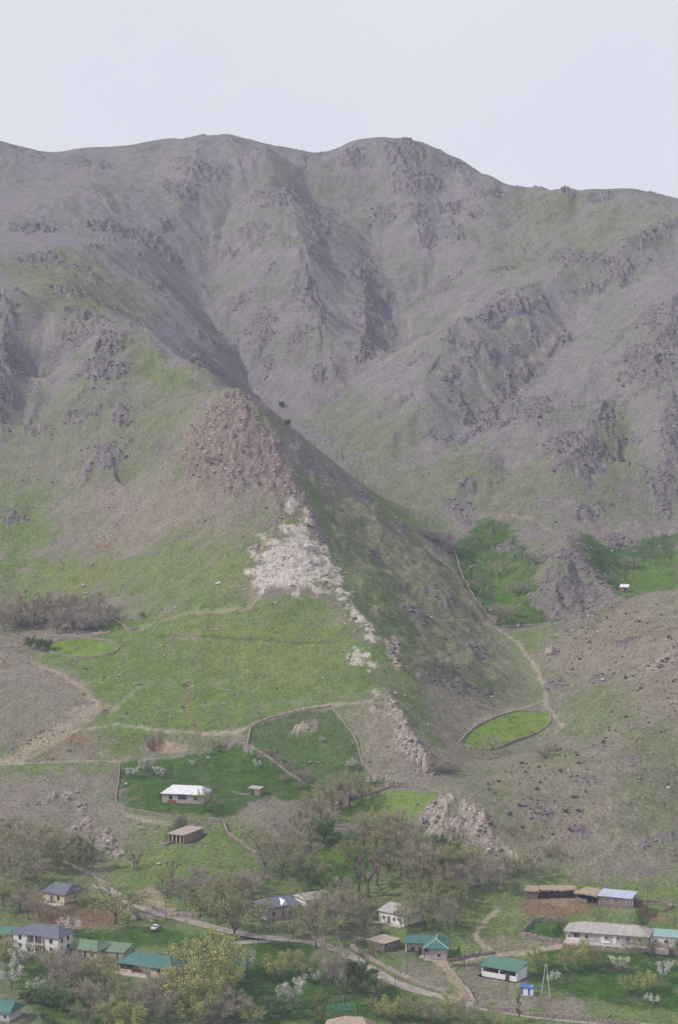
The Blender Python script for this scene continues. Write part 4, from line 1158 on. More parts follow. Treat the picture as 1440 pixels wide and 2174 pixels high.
p, w, d = site('blue_in_trees', 'village_house', 'cream house with dull blue gabled roof half hidden among bare trees')
plinth(p, 0, w, 0, d); pbox('wall', M['cream'], p, 0, w, 0, d, 0.35, 3.2)
window_front(p, w * 0.72, 1.1, 1.0, 1.3, 0, 'brown_frame'); door_front(p, w * 0.4, 0.95, 2.0, 0, 'dark_wood', 0.35); window_side(p, 5.5, 1.2, 1.2, 1.2, w, 1, 'brown_frame')
hip_roof(p, 0, w, 0, d, 3.2, 2.3, M['slate'], 0.6, 1.5, 1.2)
pbox('terrace', M['concrete'], p, 0.0, w + 0.3, -2.4, -0.13, -1.0, 0.2)

p, w, d = site('corner_teal', 'village_house', 'grey house with teal roof beside the dirt track at the foot of the garden')
plinth(p, 0, w, 0, d); pbox('wall', M['grey_wall'], p, 0, w, 0, d, 0.35, 3.0)
window_front(p, w * 0.45, 1.0, 1.1, 1.3, 0); window_front(p, w * 0.82, 1.0, 1.1, 1.3, 0)
hip_roof(p, 0, w, 0, d, 3.0, 2.2, M['teal'], 0.7, 3.0, 0.8)

p, w, d = site('blue_gable', 'village_house', 'block house with deep blue roof and a small white gable dormer')
plinth(p, 0, w, 0, d, 'block'); pbox('wall', M['block'], p, 0, w, 0, d, 0.35, 4.1)
window_front(p, w * 0.22, 1.2, 1.0, 1.3, 0, 'brown_frame'); window_front(p, w * 0.75, 1.2, 1.0, 1.3, 0, 'brown_frame'); door_front(p, w * 0.5, 1.0, 2.1, 0, 'wood', 0.35)
window_side(p, 3.0, 1.2, 1.0, 1.3, 0, -1, 'brown_frame'); window_side(p, 6.5, 1.2, 1.0, 1.3, 0, -1, 'brown_frame')
r = hip_roof(p, 0, w, 0, d, 4.1, 2.1, M['blue'], 0.7, 3.0, 2.6)
MB().add([(w*0.42,-0.6,4.3),(w*0.42+2.6,-0.6,4.3),(w*0.42+1.3,-0.6,6.0),(w*0.42+1.3,3.6,6.0)], [(0,1,2),(1,3,2),(0,2,3),(0,3,1)]).build('dormer', M['kwhite'], r)

p, w, d = site('grey_flat', 'outbuilding', 'low building with pale grey corrugated roof beside the dormer house', 'outbuilding')
plinth(p, 0, w, 0, d); pbox('wall', M['white'], p, 0, w, 0, d, 0.35, 2.8)
door_front(p, w * 0.4, 0.9, 1.9, 0, 'dark_wood', 0.35); window_front(p, w * 0.75, 1.2, 0.8, 0.9, 0)
hip_roof(p, 0, w, 0, d, 2.8, 1.4, M['asbestos'], 0.6, 0.8, 0.8)

p, w, d = site('pale_hip', 'village_house', 'white-walled house with pale grey hipped roof among bare trees')
plinth(p, 0, w, 0, d, 'concrete'); pbox('wall', M['white'], p, 0, w, 0, d, 0.35, 3.8)
for x in (0.2, 0.6, 0.85): window_front(p, w * x, 1.1, 1.0, 1.3, 0)
door_front(p, w * 0.40, 1.0, 2.1, 0, 'wood', 0.35)
window_side(p, 2.5, 1.1, 1.0, 1.3, 0, -1); window_side(p, 6.0, 1.1, 1.0, 1.3, 0, -1)
hip_roof(p, 0, w, 0, d, 3.8, 1.9, M['asbestos'], 0.7, 1.6, 3.2)
pbox('terrace', M['concrete'], p, -1.2, w, -1.6, -0.13, -1.0, 0.15)

p, w, d = site('stone_shed', 'stone_shed', 'flat clay-roofed rubble stone shed next to the porch house', 'shed')
pbox('wall', M['darkstone'], p, 0, w, 0, d, -1.0, 2.6)
door_front(p, w * 0.3, 0.9, 1.7, 0, 'dark_wood', 0.0)
pbox('roof', M['screed'], p, -0.35, w + 0.35, -0.35, d + 0.35, 2.6, 2.85)
mb = MB()
for k in range(7): mb.tube((w * (k + 0.5) / 7, -0.55, 2.5), (w * (k + 0.5) / 7, d + 0.5, 2.5), 0.08, 0.08, 5)
b_ = mb.build('rafters', M['dark_wood'], p); b_['kind'] = 'stuff'

# L-shaped house with teal roof and wooden porch
p, w, d = site('teal_porch', 'village_house', 'L-shaped stone house with teal hipped roof and honey wooden porch posts')
lw = 7.6                       # the wing that runs back to the left
plinth(p, 0, w, 0, d, 'concrete')
pbox('wall', M['block'], p, 0, w, 0, d, 0.35, 4.0)
MB().box(-lw - 0.12, -0.14, 4.7, d + 0.1, -1.2, 0.33).build('plinth', M['concrete'], p)
pbox('wing_wall', M['white'], p, -lw, 0.0 - 0.01, 6.4, d, 0.33, 4.0)
pbox('end_wall', M['white'], p, -lw, -lw + 0.3, 4.8, 6.4, 0.33, 4.0)
pbox('porch_floor', M['concrete'], p, -lw, -0.14, 2.2, 4.68, -1.2, 0.3)
for k in range(5):
    x = -lw + 0.5 + (lw - 0.8) * k / 4; pbox('post', M['wood'], p, x - 0.09, x + 0.09, 4.85, 5.03, 0.33, 3.9)
for k in range(4):
    y = 0.3 + 4.2 * k / 4; pbox('post', M['wood'], p, -1.75, -1.57, y, y + 0.18, 0.3, 3.9)
pbox('beam', M['wood'], p, -lw, -0.1, 4.85, 5.05, 3.72, 3.95); pbox('beam', M['wood'], p, -1.76, -1.56, 0.2, 4.84, 3.72, 3.95)
pbox('porch_floor', M['concrete'], p, -1.9, -0.14, 0.0, 2.18, -1.2, 0.3)
window_front(p, w * 0.55, 1.1, 1.3, 1.3, 0, 'frame'); window_side(p, 3.0, 1.1, 1.0, 1.3, w, 1)
window_front(p, -lw * 0.72, 1.1, 1.2, 1.3, 6.4, 'brown_frame'); door_front(p, -lw * 0.42, 1.0, 2.1, 6.4, 'wood', 0.33); window_front(p, -lw * 0.18, 1.1, 1.0, 1.3, 6.4, 'brown_frame')
window_side(p, 2.2, 1.1, 1.1, 1.3, 0, -1, 'brown_frame')
# main roof of the front wing (ridge runs back) and of the rear wing
x0, x1, y0, y1, h, rs = -2.0, w + 0.7, -0.7, d + 0.7, 4.0, 2.1
xm = (x0 + x1) / 2
r = MB().add([(x0,y0,h),(x1,y0,h),(x1,y1,h),(x0,y1,h),(xm,y0+3.2,h+rs),(xm,y1-3.2,h+rs),(x0,y0,h-.14),(x1,y0,h-.14),(x1,y1,h-.14),(x0,y1,h-.14)], [(0,1,4),(1,2,5,4),(2,3,5),(3,0,4,5),(0,6,7,1),(1,7,8,2),(2,8,9,3),(3,9,6,0),(9,8,7,6)]).build('roof', M['teal'], p)
cp_ = MB(); cp_.tube((xm, y0 + 3.2, h + rs), (xm, y1 - 3.2, h + rs), .09, .09, 5); cp_.tube((xm, y0 + 3.2, h + rs), (x0, y0, h), .07, .07, 5); cp_.tube((xm, y0 + 3.2, h + rs), (x1, y0, h), .07, .07, 5)
cp_.build('ridge_cap', M['kwhite'], r)
hip_roof(p, -lw, xm, 5.2, d + 0.3, 4.03, 1.9, M['teal'], 0.5, 2.4, 0.0, 'wing_roof')

p, w, d = site('open_shed', 'open_shed', 'white shed with teal lean-to roof and dark open front above a scrubby bank', 'shed')
pbox('base_slab', M['concrete'], p, -1.6, w + 0.3, -0.9, d + 0.3, -1.2, 0.0)
pbox('back_wall', M['white'], p, 0, w, d - 0.25, d, 0, 3.6)
for x in (0, w - 0.25): pbox('side_wall', M['white'], p, x, x + 0.25, 0.25, d - 0.25, 0, 3.3)
for a, b in ((0, w * 0.5), (w * 0.5 + 0.003, w * 0.68), (w * 0.80, w)): pbox('front_wall', M['white'], p, a, b, 0, 0.25, 0, 1.55)
for x in (0, w * 0.5 - 0.15, w - 0.3): pbox('pillar', M['white'], p, x, x + 0.3, 0, 0.25, 1.553, 2.9)
pbox('lintel', M['white'], p, 0, w, 0, 0.25, 2.903, 3.15)
pbox('partition', M['grey_wall'], p, w * 0.5, w * 0.5 + 0.15, 0.28, d - 0.28, 0, 3.0)
MB().box(w * 0.68 + 0.03, w * 0.80 - 0.03, 0.02, 0.1, 0, 2.0).build('door', M['dark_wood'], p)
mono_roof(p, 0, w, 0, d, 3.2, 4.4, M['teal2'], 0.5)

p, w, d = site('kiosk', 'utility_kiosk', 'small white and blue striped utility kiosk on the bank below the open shed', 'kiosk')
pbox('base', M['concrete'], p, -0.15, w + 0.15, -0.15, d + 0.15, -0.8, 0.25)
for k in range(5):
    a, b = w * k / 5, w * (k + 1) / 5
    pbox('panel', M['kblue'] if k in (0, 3) else M['kwhite'], p, a + 0.01, b - 0.01, 0, 0.06, 0.25, 2.2)
pbox('cabinet', M['kwhite'], p, 0.02, w - 0.02, 0.07, d, 0.25, 2.2)
pbox('roof', M['kblue'], p, -0.2, w + 0.2, -0.25, d + 0.2, 2.2, 2.55)
pbox('vent_box', M['kwhite'], p, w * 0.8, w * 0.92, d * 0.4, d * 0.6, 2.55, 2.8)

p, w, d = site('long_house', 'long_house', 'long grey-walled house with pale corrugated hipped roof and corner porch')
plinth(p, 0, w, 0, d, 'concrete', 0.3)
px_ = 4.2
pbox('wall', M['grey_wall'], p, px_, w, 0, d, 0.3, 3.2)
pbox('back_wall', M['cream'], p, 0, px_ - 0.003, 3.0, d, 0.3, 3.2)
pbox('parapet', M['white'], p, 0, px_ - 0.01, 0, 0.2, 0.3, 1.2); pbox('parapet', M['white'], p, 0, 0.2, 0.203, 3.0, 0.3, 1.2)
for x, y in ((0, 0), (px_ / 2, 0)): pbox('post', M['white'], p, x, x + 0.2, y + 0.003, y + 0.197, 1.2, 3.1)
door_front(p, px_ * 0.5, 0.9, 2.0, 3.0, 'wood', 0.3)
for x, kind in ((0.255, 'w'), (0.455, 'd'), (0.60, 'd'), (0.765, 'w')):
    if kind == 'w': window_front(p, w * x, 1.0, 1.2, 1.4, 0, 'frame')
    else:
        door_front(p, w * x, 1.0, 2.1, 0, 'kwhite', 0.3); window_front(p, w * x + 1.15, 1.3, 0.7, 1.1, 0, 'frame', 0)
window_front(p, w * 0.92, 1.0, 1.1, 1.4, 0, 'frame')
hip_roof(p, 0, w, 0, d, 3.2, 2.1, M['asbestos'], 0.8, 4.8, 4.2)
pbox('terrace', M['concrete'], p, -0.5, w + 6.8, -2.6, -0.13, -1.3, 0.1)
p, w, d = site('long_annex', 'annex', 'white annex with pale turquoise sheet roof at the end of the long house', 'annex')
plinth(p, 0, w, 0, d, 'concrete', 0.3); pbox('wall', M['white'], p, 0, w, 0, d, 0.3, 3.1)
window_front(p, w * 0.25, 1.1, 0.9, 1.1, 0, 'frame'); window_front(p, w * 0.68, 1.1, 1.3, 1.1, 0, 'brown_frame', 2)
mono_roof(p, 0, w + 2.0, 0, d, 3.15, 3.7, tint('pale_turquoise_sheet', (0.24, 0.36, 0.34), 0.6, 0.15, 0.8), 0.4)

# cattle yard: stone end block, open straw-roofed shelter, straw-roofed byre and metal-roofed shed
p, w, d = site('stable', 'cattle_shed', 'dark stone end block of the cattle yard with straw roof', 'cattle shed')
pbox('wall', M['darkstone'], p, 0, w, 0, d, -1.0, 2.5)
pbox('doorway_shade', M['dark'], p, w - 0.02, w + 0.03, 1.2, 2.4, 0, 1.8)  # near-black slab on the solid wall, painted as the shade of an opening
def thatch_slab(p, x0, x1, y0, y1, z0, z1, seed):
    r_ = random.Random(seed); nx, ny = max(4, int((x1 - x0) / 0.7)), max(4, int((y1 - y0) / 0.7))
    vs = []; fs = []
    for j in range(ny + 1):
        for i in range(nx + 1):
            e = 0.25 if i in (0, nx) or j in (0, ny) else 0.0
            vs.append((x0 + (x1 - x0) * i / nx + r_.uniform(-e, e), y0 + (y1 - y0) * j / ny + r_.uniform(-e, e), z0 + (z1 - z0) * j / ny + r_.uniform(0.12, 0.42) - e * 0.6))
    nb_ = len(vs)
    vs += [(x, y, z - 0.45) for x, y, z in vs]
    g = lambda i, j: j * (nx + 1) + i
    for j in range(ny):
        for i in range(nx):
            fs.append((g(i, j), g(i + 1, j), g(i + 1, j + 1), g(i, j + 1))); fs.append((nb_ + g(i, j), nb_ + g(i, j + 1), nb_ + g(i + 1, j + 1), nb_ + g(i + 1, j)))
    edge = [g(i, 0) for i in range(nx)] + [g(nx, j) for j in range(ny)] + [g(i, ny) for i in range(nx, 0, -1)] + [g(0, j) for j in range(ny, 0, -1)]
    for a, b in zip(edge, edge[1:] + edge[:1]): fs.append((a, nb_ + a, nb_ + b, b))
    return MB().add(vs, fs).build('straw_roof', M['straw'], p)
thatch_slab(p, -0.4, w + 0.5, -0.4, d + 0.4, 2.75, 3.0, 1)
p, w, d = site('shelter', 'open_shelter', 'open-fronted straw-roofed shelter on thin posts at the back of the cattle yard', 'shelter')
pbox('back_wall', M['darkstone'], p, 0, w, d - 0.5, d, -1.0, 2.5)
for k in range(6):
    x = 0.3 + (w - 0.6) * k / 5
    MB().tube((x, 0.1, -0.3), (x + 0.05, 0.12, 2.5), 0.11, 0.09, 6).build('post', M['pole'], p)
MB().tube((0, 0.1, 2.48), (w, 0.1, 2.48), 0.1, 0.1, 6).build('beam', M['pole'], p)
thatch_slab(p, 0.0, w, -0.6, d + 0.3, 2.75, 3.0, 2)
pbox('manger', M['brick'], p, w * 0.25, w * 0.8, d - 1.3, d - 0.52, 0, 0.8)
p, w, d = site('thatch', 'byre', 'straw-roofed byre with open front beside the metal-roofed shed', 'byre')
pbox('back_wall', M['darkstone'], p, 0, w, d - 0.5, d, -1.0, 2.7)
pbox('side_wall', M['darkstone'], p, 0, 0.45, 0, d - 0.503, -1.0, 2.7)
pbox('front_wall', M['stone'], p, 0.453, w * 0.5, 0, 0.4, -1.0, 1.1)
for x in (w * 0.5, w * 0.76, w - 0.2):
    MB().tube((x, 0.2, -0.3), (x, 0.2, 2.7), 0.13, 0.11, 6).build('post', M['pole'], p)
thatch_slab(p, -0.5, w + 0.3, -0.8, d + 0.4, 2.95, 3.2, 3)
p, w, d = site('stable_metal', 'cattle_shed', 'rubble stone cattle shed with shiny pale blue metal roof', 'cattle shed')
pbox('wall', M['stone'], p, 0, w, 0, d, -1.0, 2.9)
for x in (0.28, 0.55): window_front(p, w * x, 1.6, 0.6, 0.6, 0, 'dark_wood', 0)
d_ = MB().box(w - 0.003, w + 0.06, 1.0, 2.1, 0, 2.0).build('door', M['kwhite'], p)
mono_roof(p, 0.3, w, 0, d, 3.0, 3.7, M['skyblue'], 0.4)
pbox('lean_wall', M['darkstone'], p, w + 0.003, w + 2.2, d - 2.5, d, -1.0, 1.8)

p, w, d = site('white_roof', 'hillside_house', 'grey block house with bright white hipped roof alone in a green yard')
plinth(p, 0, w, 0, d, 'block', 0.25)
a, b = w * 0.38, w * 0.60
pbox('wall', M['block'], p, 0, a, 0, d, 0.25, 3.3); pbox('wall', M['block'], p, b, w, 0, d, 0.25, 3.3)
pbox('recess_wall', M['brick'], p, a, b, 1.6, d, 0.25, 3.3); pbox('recess_sill', M['block'], p, a + 0.003, b - 0.003, 0.02, 0.2, 0.25, 1.2)
door_front(p, (a + b) / 2, 1.0, 2.0, 1.6, 'dark_wood', 0.25)
window_front(p, w * 0.2, 1.2, 1.2, 1.4, 0, 'brown_frame'); window_front(p, w * 0.8, 1.2, 1.2, 1.4, 0, 'brown_frame')
pbox('board', M['wood'], p, w * 0.14, w * 0.30, -0.45, -0.15, 0.05, 1.0)
hip_roof(p, 0, w, 0, d, 3.3, 2.2, M['whitemetal'], 0.6, 3.2, 2.4)

p, w, d = site('flat_brick', 'brick_shed', 'flat clay-roofed mud brick shed with open pillared side below the upper yard', 'shed')
pbox('wall', M['brick'], p, 0, w, 0, 0.4, -1.5, 2.9); pbox('wall', M['brick'], p, w - 0.4, w, 0.403, d, -1.5, 2.9); pbox('back_wall', M['brick'], p, 0, w - 0.403, d - 0.4, d, -1.5, 2.9)
pbox('inner_wall', M['dark_wood'], p, 2.2, 2.4, 0.403, d - 0.403, -0.5, 2.9)
for k in range(3):
    y = 1.2 + k * 1.5; pbox('pillar', M['cream'], p, 0.0, 0.35, y, y + 0.35, -0.8, 2.9)
window_front(p, w * 0.75, 1.3, 0.7, 0.8, 0, 'dark_wood', 0)
pbox('roof', M['screed'], p, -0.4, w + 0.4, -0.4, d + 0.4, 2.903, 3.2)

p, w, d = site('tiny_shed', 'garden_shed', 'tiny grey board shed with white sheet roof beside a rubble wall', 'shed')
pbox('wall', M['brick'], p, 0, w, 0, d, -0.5, 2.2)
MB().box(0.25, 1.1, -0.05, -0.003, -0.2, 1.7).build('door', M['dark'], p)
mono_roof(p, -1.2, w, 0, d, 2.25, 2.6, M['asbestos'], 0.25, 0.1)
p, w, d = site('far_hut', 'field_hut', 'small hut with white roof on the far green meadow behind the rocky knoll', 'hut')
pbox('wall', M['brick'], p, 0, w, 0, d, -0.8, 2.1)
MB().box(w * 0.55, w * 0.78, -0.05, -0.003, 0, 1.7).build('door', M['dark'], p)
mono_roof(p, 0, w, 0, d, 2.1, 2.9, M['whitemetal'], 0.35, 0.12)
p, w, d = site('beige_roof', 'village_house', 'house with beige corrugated gabled roof beside the turquoise pergola')
plinth(p, 0, w, 0, d); pbox('wall', M['cream'], p, 0, w, 0, d, 0.35, 3.0)
window_front(p, w * 0.3, 1.0, 1.1, 1.3, 0); window_front(p, w * 0.7, 1.0, 1.1, 1.3, 0)
hip_roof(p, 0, w, 0, d, 3.0, 2.9, M['beige'], 0.8, 5.5, 3.4)

# ------------------------------------------------------------------ trees: a few grown forms, copied and turned
def grow(kind, seed):
    r = random.Random(seed)
    P = {  # height, crown radius, bole height, limbs, twigs, twig length, leaves, leaf size
     'bare':    dict(h=9, cr=3.8, bole=1.9, limbs=8, tw=3600, tl=1.3, tww=0.0115, lf=500, ls=0.10),
     'olive':   dict(h=8.5, cr=3.8, bole=1.7, limbs=8, tw=2400, tl=1.2, tww=0.011, lf=1900, ls=0.14),
     'leaf':    dict(h=10, cr=4.2, bole=2.0, limbs=8, tw=1800, tl=1.6, tww=0.012, lf=5000, ls=0.16),
     'poplar':  dict(h=12, cr=1.5, bole=1.5, limbs=14, tw=1000, tl=1.0, tww=0.012, lf=2000, ls=0.14),
     'blossom': dict(h=6, cr=2.6, bole=1.3, limbs=6, tw=900, tl=0.8, tww=0.012, lf=1900, ls=0.12),
     'green':   dict(h=7, cr=3.0, bole=1.3, limbs=10, tw=1500, tl=1.0, tww=0.012, lf=6500, ls=0.16),
     'pollard': dict(h=6, cr=2.0, bole=2.6, limbs=4, tw=420, tl=1.0, tww=0.016, lf=60, ls=0.14),
     'bush':    dict(h=4.5, cr=3.0, bole=0.4, limbs=9, tw=2600, tl=0.9, tww=0.012, lf=500, ls=0.11),
    }[kind]
    h, cr, bole = P['h'], P['cr'], P['bole']
    tr = MB()
    def tube_path(pts, r0, r1, n):
        vs = []; k = len(pts)
        for i, q in enumerate(pts):
            d = (pts[min(k - 1, i + 1)] - pts[max(0, i - 1)]).normalized(); u = d.orthogonal().normalized(); w_ = d.cross(u)
            rad = r0 + (r1 - r0) * i / (k - 1)
            for t in range(n):
                a = 2 * math.pi * t / n; vs.append(q + (u * math.cos(a) + w_ * math.sin(a)) * rad)
        tr.add(vs, [(i * n + t, i * n + (t + 1) % n, (i + 1) * n + (t + 1) % n, (i + 1) * n + t) for i in range(k - 1) for t in range(n)] + [tuple((k - 1) * n + t for t in range(n))])
    lean = Vector((r.uniform(-.15, .15), r.uniform(-.15, .15), 1))
    top = lean * bole
    tr_r = {'pollard': 0.30, 'bush': 0.08, 'poplar': 0.13}.get(kind, 0.17)
    boles = [Vector((0, 0, -0.5)), Vector((0, 0, 0.1)), lean * (bole * 0.5) + Vector((r.uniform(-.1, .1), r.uniform(-.1, .1), 0)), top]
    if kind == 'poplar':
        boles += [Vector((lean.x * 2, lean.y * 2, h * 0.5)), Vector((lean.x * 2, lean.y * 2, h * 0.9))]
    tube_path(boles, tr_r * 1.25, tr_r * (0.2 if kind == 'poplar' else 0.7), 7)
    ends = []
    cz = bole + (h - bole) * 0.5
    for i in range(P['limbs']):
        a = 2 * math.pi * (i + r.uniform(-.3, .3)) / P['limbs'] * (2.4 if kind == 'poplar' else 1)
        el = r.uniform(0.35, 1.25)
        if kind == 'poplar':
            s = Vector((lean.x, lean.y, bole + (h * 0.75 - bole) * i / P['limbs']))
            e = s + Vector((math.cos(a) * cr * .6, math.sin(a) * cr * .6, r.uniform(1.8, 3.0)))
        elif kind == 'bush':
            s = Vector((0, 0, 0.2)); e = Vector((math.cos(a) * cr * r.uniform(.4, .95), math.sin(a) * cr * r.uniform(.4, .95), h * r.uniform(.45, .9)))
        else:
            s = top * r.uniform(0.75, 1.0)
            e = Vector((math.cos(a) * cr * math.cos(el) * r.uniform(.8, 1.15), math.sin(a) * cr * math.cos(el) * r.uniform(.8, 1.15), cz + (h - cz) * math.sin(el) * r.uniform(.55, 1.0) - (0.6 if el < .6 else 0)))
        mid = s.lerp(e, 0.5) + Vector((r.uniform(-.3, .3), r.uniform(-.3, .3), r.uniform(-.1, .4)))
        lr = tr_r * r.uniform(.38, .55)
        tube_path([s, mid, e], lr, lr * (0.8 if kind == 'pollard' else 0.3), 5)
        if kind == 'pollard':
            ends += [(e, e + Vector((0, 0, .4)))] * 3
            continue
        ends.append((s.lerp(mid, .5), mid)); ends.append((mid, e))
        for b in range(4):
            q0 = mid.lerp(e, r.uniform(0, .8)); out = (q0 - Vector((0, 0, cz))).normalized()
            q1 = q0 + (out + Vector((r.uniform(-.7, .7), r.uniform(-.7, .7), r.uniform(-.2, .8)))) * (cr * r.uniform(.25, .5) * (0.5 if kind == 'poplar' else 1))
            tube_path([q0, q0.lerp(q1, .5) + Vector((0, 0, .1)), q1], lr * .4, lr * .12, 4)
            ends.append((q0, q1)); ends.append((q0.lerp(q1, .5), q1))
    g = np.random.default_rng(seed)
    S = np.array([[*a, *b] for a, b in ends])
    def fan(n, ln, wd):
        k = g.integers(0, len(S), n); t = g.uniform(0.1, 1.05, n)[:, None]
        p0 = S[k, :3] * (1 - t) + S[k, 3:] * t
        c = np.array([0, 0, cz * 0.8]); out = p0 - c; out /= np.linalg.norm(out, axis=1)[:, None] + 1e-6
        dv = out * (0.4 if kind == 'poplar' else 0.8) + g.normal(0, .55, (n, 3)) + np.array([0, 0, 1.6 if kind == 'poplar' else (0.25 if kind != 'leaf' else -0.1)])
        dv /= np.linalg.norm(dv, axis=1)[:, None]
        L_ = g.uniform(.4, 1.2, n)[:, None] * ln
        p1 = p0 + dv * L_
        if kind == 'leaf': p1[:, 2] -= 0.25 * L_[:, 0]
        sd = np.cross(dv, g.normal(0, 1, (n, 3))); sd /= np.linalg.norm(sd, axis=1)[:, None] + 1e-6
        v = np.stack([p0 - sd * wd, p0 + sd * wd, p1 + sd * wd * .3, p1 - sd * wd * .3], 1).reshape(-1, 3)
        return v, p0, p1
    tv, p0, p1 = fan(P['tw'], P['tl'], P['tww'])
    nl = P['lf']; k = g.integers(0, len(p0), nl); t = g.uniform(.2, 1.1, nl)[:, None]
    c = p0[k] * (1 - t) + p1[k] * t + g.normal(0, .08, (nl, 3))
    a = g.normal(0, 1, (nl, 3)); a /= np.linalg.norm(a, axis=1)[:, None]
    b = np.cross(a, g.normal(0, 1, (nl, 3))); b /= np.linalg.norm(b, axis=1)[:, None] + 1e-6
    s = P['ls'] * g.uniform(.55, 1.2, nl)[:, None]
    lv = np.stack([c - a * s, c - b * s * .6, c + a * s, c + b * s * .6], 1).reshape(-1, 3)
    v = np.vstack([tv, lv]).astype(np.float32)
    nq = len(v) // 4
    me = bpy.data.meshes.new('crown')
    me.vertices.add(len(v)); me.vertices.foreach_set('co', v.ravel())
    me.loops.add(nq * 4); me.loops.foreach_set('vertex_index', np.arange(nq * 4, dtype=np.int32))
    me.polygons.add(nq); me.polygons.foreach_set('loop_start', np.arange(0, nq * 4, 4, dtype=np.int32))
    mi = np.zeros(nq, np.int32); mi[len(tv) // 4:] = 1
    me.materials.append(TW[kind]); me.materials.append(LV[kind])
    me.polygons.foreach_set('material_index', mi)
    me.update()
    tm = tr.mesh('trunk', BARK[kind], True)
    return tm, me, h

def leafmat(name, c1, c2, trans=0.25):
    m, N, L, B = mat(name)
    oi = N.new('ShaderNodeObjectInfo'); geo = N.new('ShaderNodeNewGeometry')
    no = N.new('ShaderNodeTexNoise'); no.inputs['Scale'].default_value = 0.7
    L.new(geo.outputs['Position'], no.inputs['Vector'])
    ad = N.new('ShaderNodeMath'); ad.operation = 'MULTIPLY_ADD'; ad.inputs[1].default_value = 0.6; L.new(oi.outputs['Random'], ad.inputs[0]); L.new(no.outputs['Fac'], ad.inputs[2])
    sb = N.new('ShaderNodeMath'); sb.operation = 'SUBTRACT'; sb.inputs[1].default_value = 0.3; sb.use_clamp = True; L.new(ad.outputs[0], sb.inputs[0])
    mx = N.new('ShaderNodeMixRGB'); mx.inputs[1].default_value = (*c1, 1); mx.inputs[2].default_value = (*c2, 1)
    L.new(sb.outputs[0], mx.inputs[0]); L.new(mx.outputs[0], B.inputs['Base Color'])
    return m
twig = leafmat('grey_brown_twigs', (0.33, 0.285, 0.23), (0.43, 0.38, 0.31))
twig2 = leafmat('olive_twigs', (0.28, 0.25, 0.165), (0.36, 0.325, 0.215))
bark = tint('bark', (0.13, 0.105, 0.088), 0.95, 0.3, 3.0, 0.5)
TW = dict(bare=twig, olive=twig2, leaf=leafmat('willow_twigs', (0.25, 0.235, 0.10), (0.32, 0.29, 0.13)), poplar=twig2, blossom=twig, green=twig2, pollard=leafmat('red_brown_twigs', (0.17, 0.11, 0.09), (0.22, 0.15, 0.12)), bush=leafmat('grey_twigs', (0.27, 0.235, 0.215), (0.35, 0.305, 0.275)))
LV = dict(bare=leafmat('bud_brown', (0.20, 0.17, 0.11), (0.24, 0.22, 0.12)), olive=leafmat('bud_olive', (0.21, 0.24, 0.085), (0.32, 0.325, 0.115)), leaf=leafmat('fresh_leaf', (0.29, 0.32, 0.10), (0.41, 0.42, 0.15)), poplar=leafmat('poplar_leaf', (0.16, 0.20, 0.06), (0.23, 0.25, 0.08)),
          blossom=leafmat('white_blossom', (0.50, 0.51, 0.46), (0.70, 0.69, 0.66)), green=leafmat('green_leaf', (0.10, 0.17, 0.05), (0.16, 0.235, 0.075)), pollard=leafmat('pollard_bud', (0.18, 0.15, 0.09), (0.2, 0.18, 0.1)), bush=leafmat('bush_bud', (0.26, 0.235, 0.17), (0.3, 0.28, 0.18)))
BARK = {k: bark for k in TW}
PROTO = {}
for kd, ns in (('bare', 4), ('olive', 3), ('leaf', 2), ('poplar', 2), ('blossom', 2), ('green', 2), ('pollard', 2), ('bush', 3)):
    PROTO[kd] = [grow(kd, 100 + 17 * i + sum(map(ord, kd))) for i in range(ns)]
rt = random.Random(21)
NAME = dict(bare='bare_tree', olive='budding_tree', leaf='willow_tree', poplar='poplar_tree', blossom='blossom_tree', green='leafy_tree', pollard='pollard_tree', bush='bare_bush')
NTREE = 0
def tree(kind, px, py, hpx, label, group=None, wide=1.0):
    """A tree whose foot is seen at a pixel and whose height there measures hpx."""
    global NTREE
    w = hit_many([(px, py)], GRD)[0]
    tm, cm, h = rt.choice(PROTO[kind])
    s = hpx / FPX * w[1] / h
    e = empty(NAME[kind], (w[0], w[1], float(ground(w[0], w[1]))), rt.uniform(0, 6.28), label, 'bush' if kind == 'bush' else 'tree', group)
    e.scale = (s * wide * rt.uniform(.9, 1.1), s * wide * rt.uniform(.9, 1.1), s)
    for nm, me in (('trunk', tm), ('crown', cm)):
        o = bpy.data.objects.new(nm, me); COLL.objects.link(o); o.parent = e
    NTREE += 1
    return e
LOOK = dict(bare='leafless grey-brown tree', olive='budding olive-tinted tree', leaf='yellow-green willow in young leaf', poplar='slender upright yellow-green poplar', blossom='white blossoming tree', green='fresh green leafy tree', pollard='stubby pollarded tree', bush='low leafless bush')
def stand(where, group, spec):
    kinds = {}
    for s in spec: kinds.setdefault(s[0], []).append(s)
    for kd, ss in kinds.items():
        ss.sort(key=lambda s: s[3])
        for i, s in enumerate(ss):
            size = ''
            if len(ss) > 1 and ss[-1][3] > 1.04 * ss[-2][3] and i == len(ss) - 1: size = 'tallest ' if len(ss) > 2 else 'taller '
            elif len(ss) > 1 and ss[0][3] < 0.96 * ss[1][3] and i == 0: size = 'smallest ' if len(ss) > 2 else 'smaller '
            tree(kd, s[1], s[2], s[3], size + LOOK[kd] + ' ' + where, group, s[4] if len(s) > 4 else 1.0)

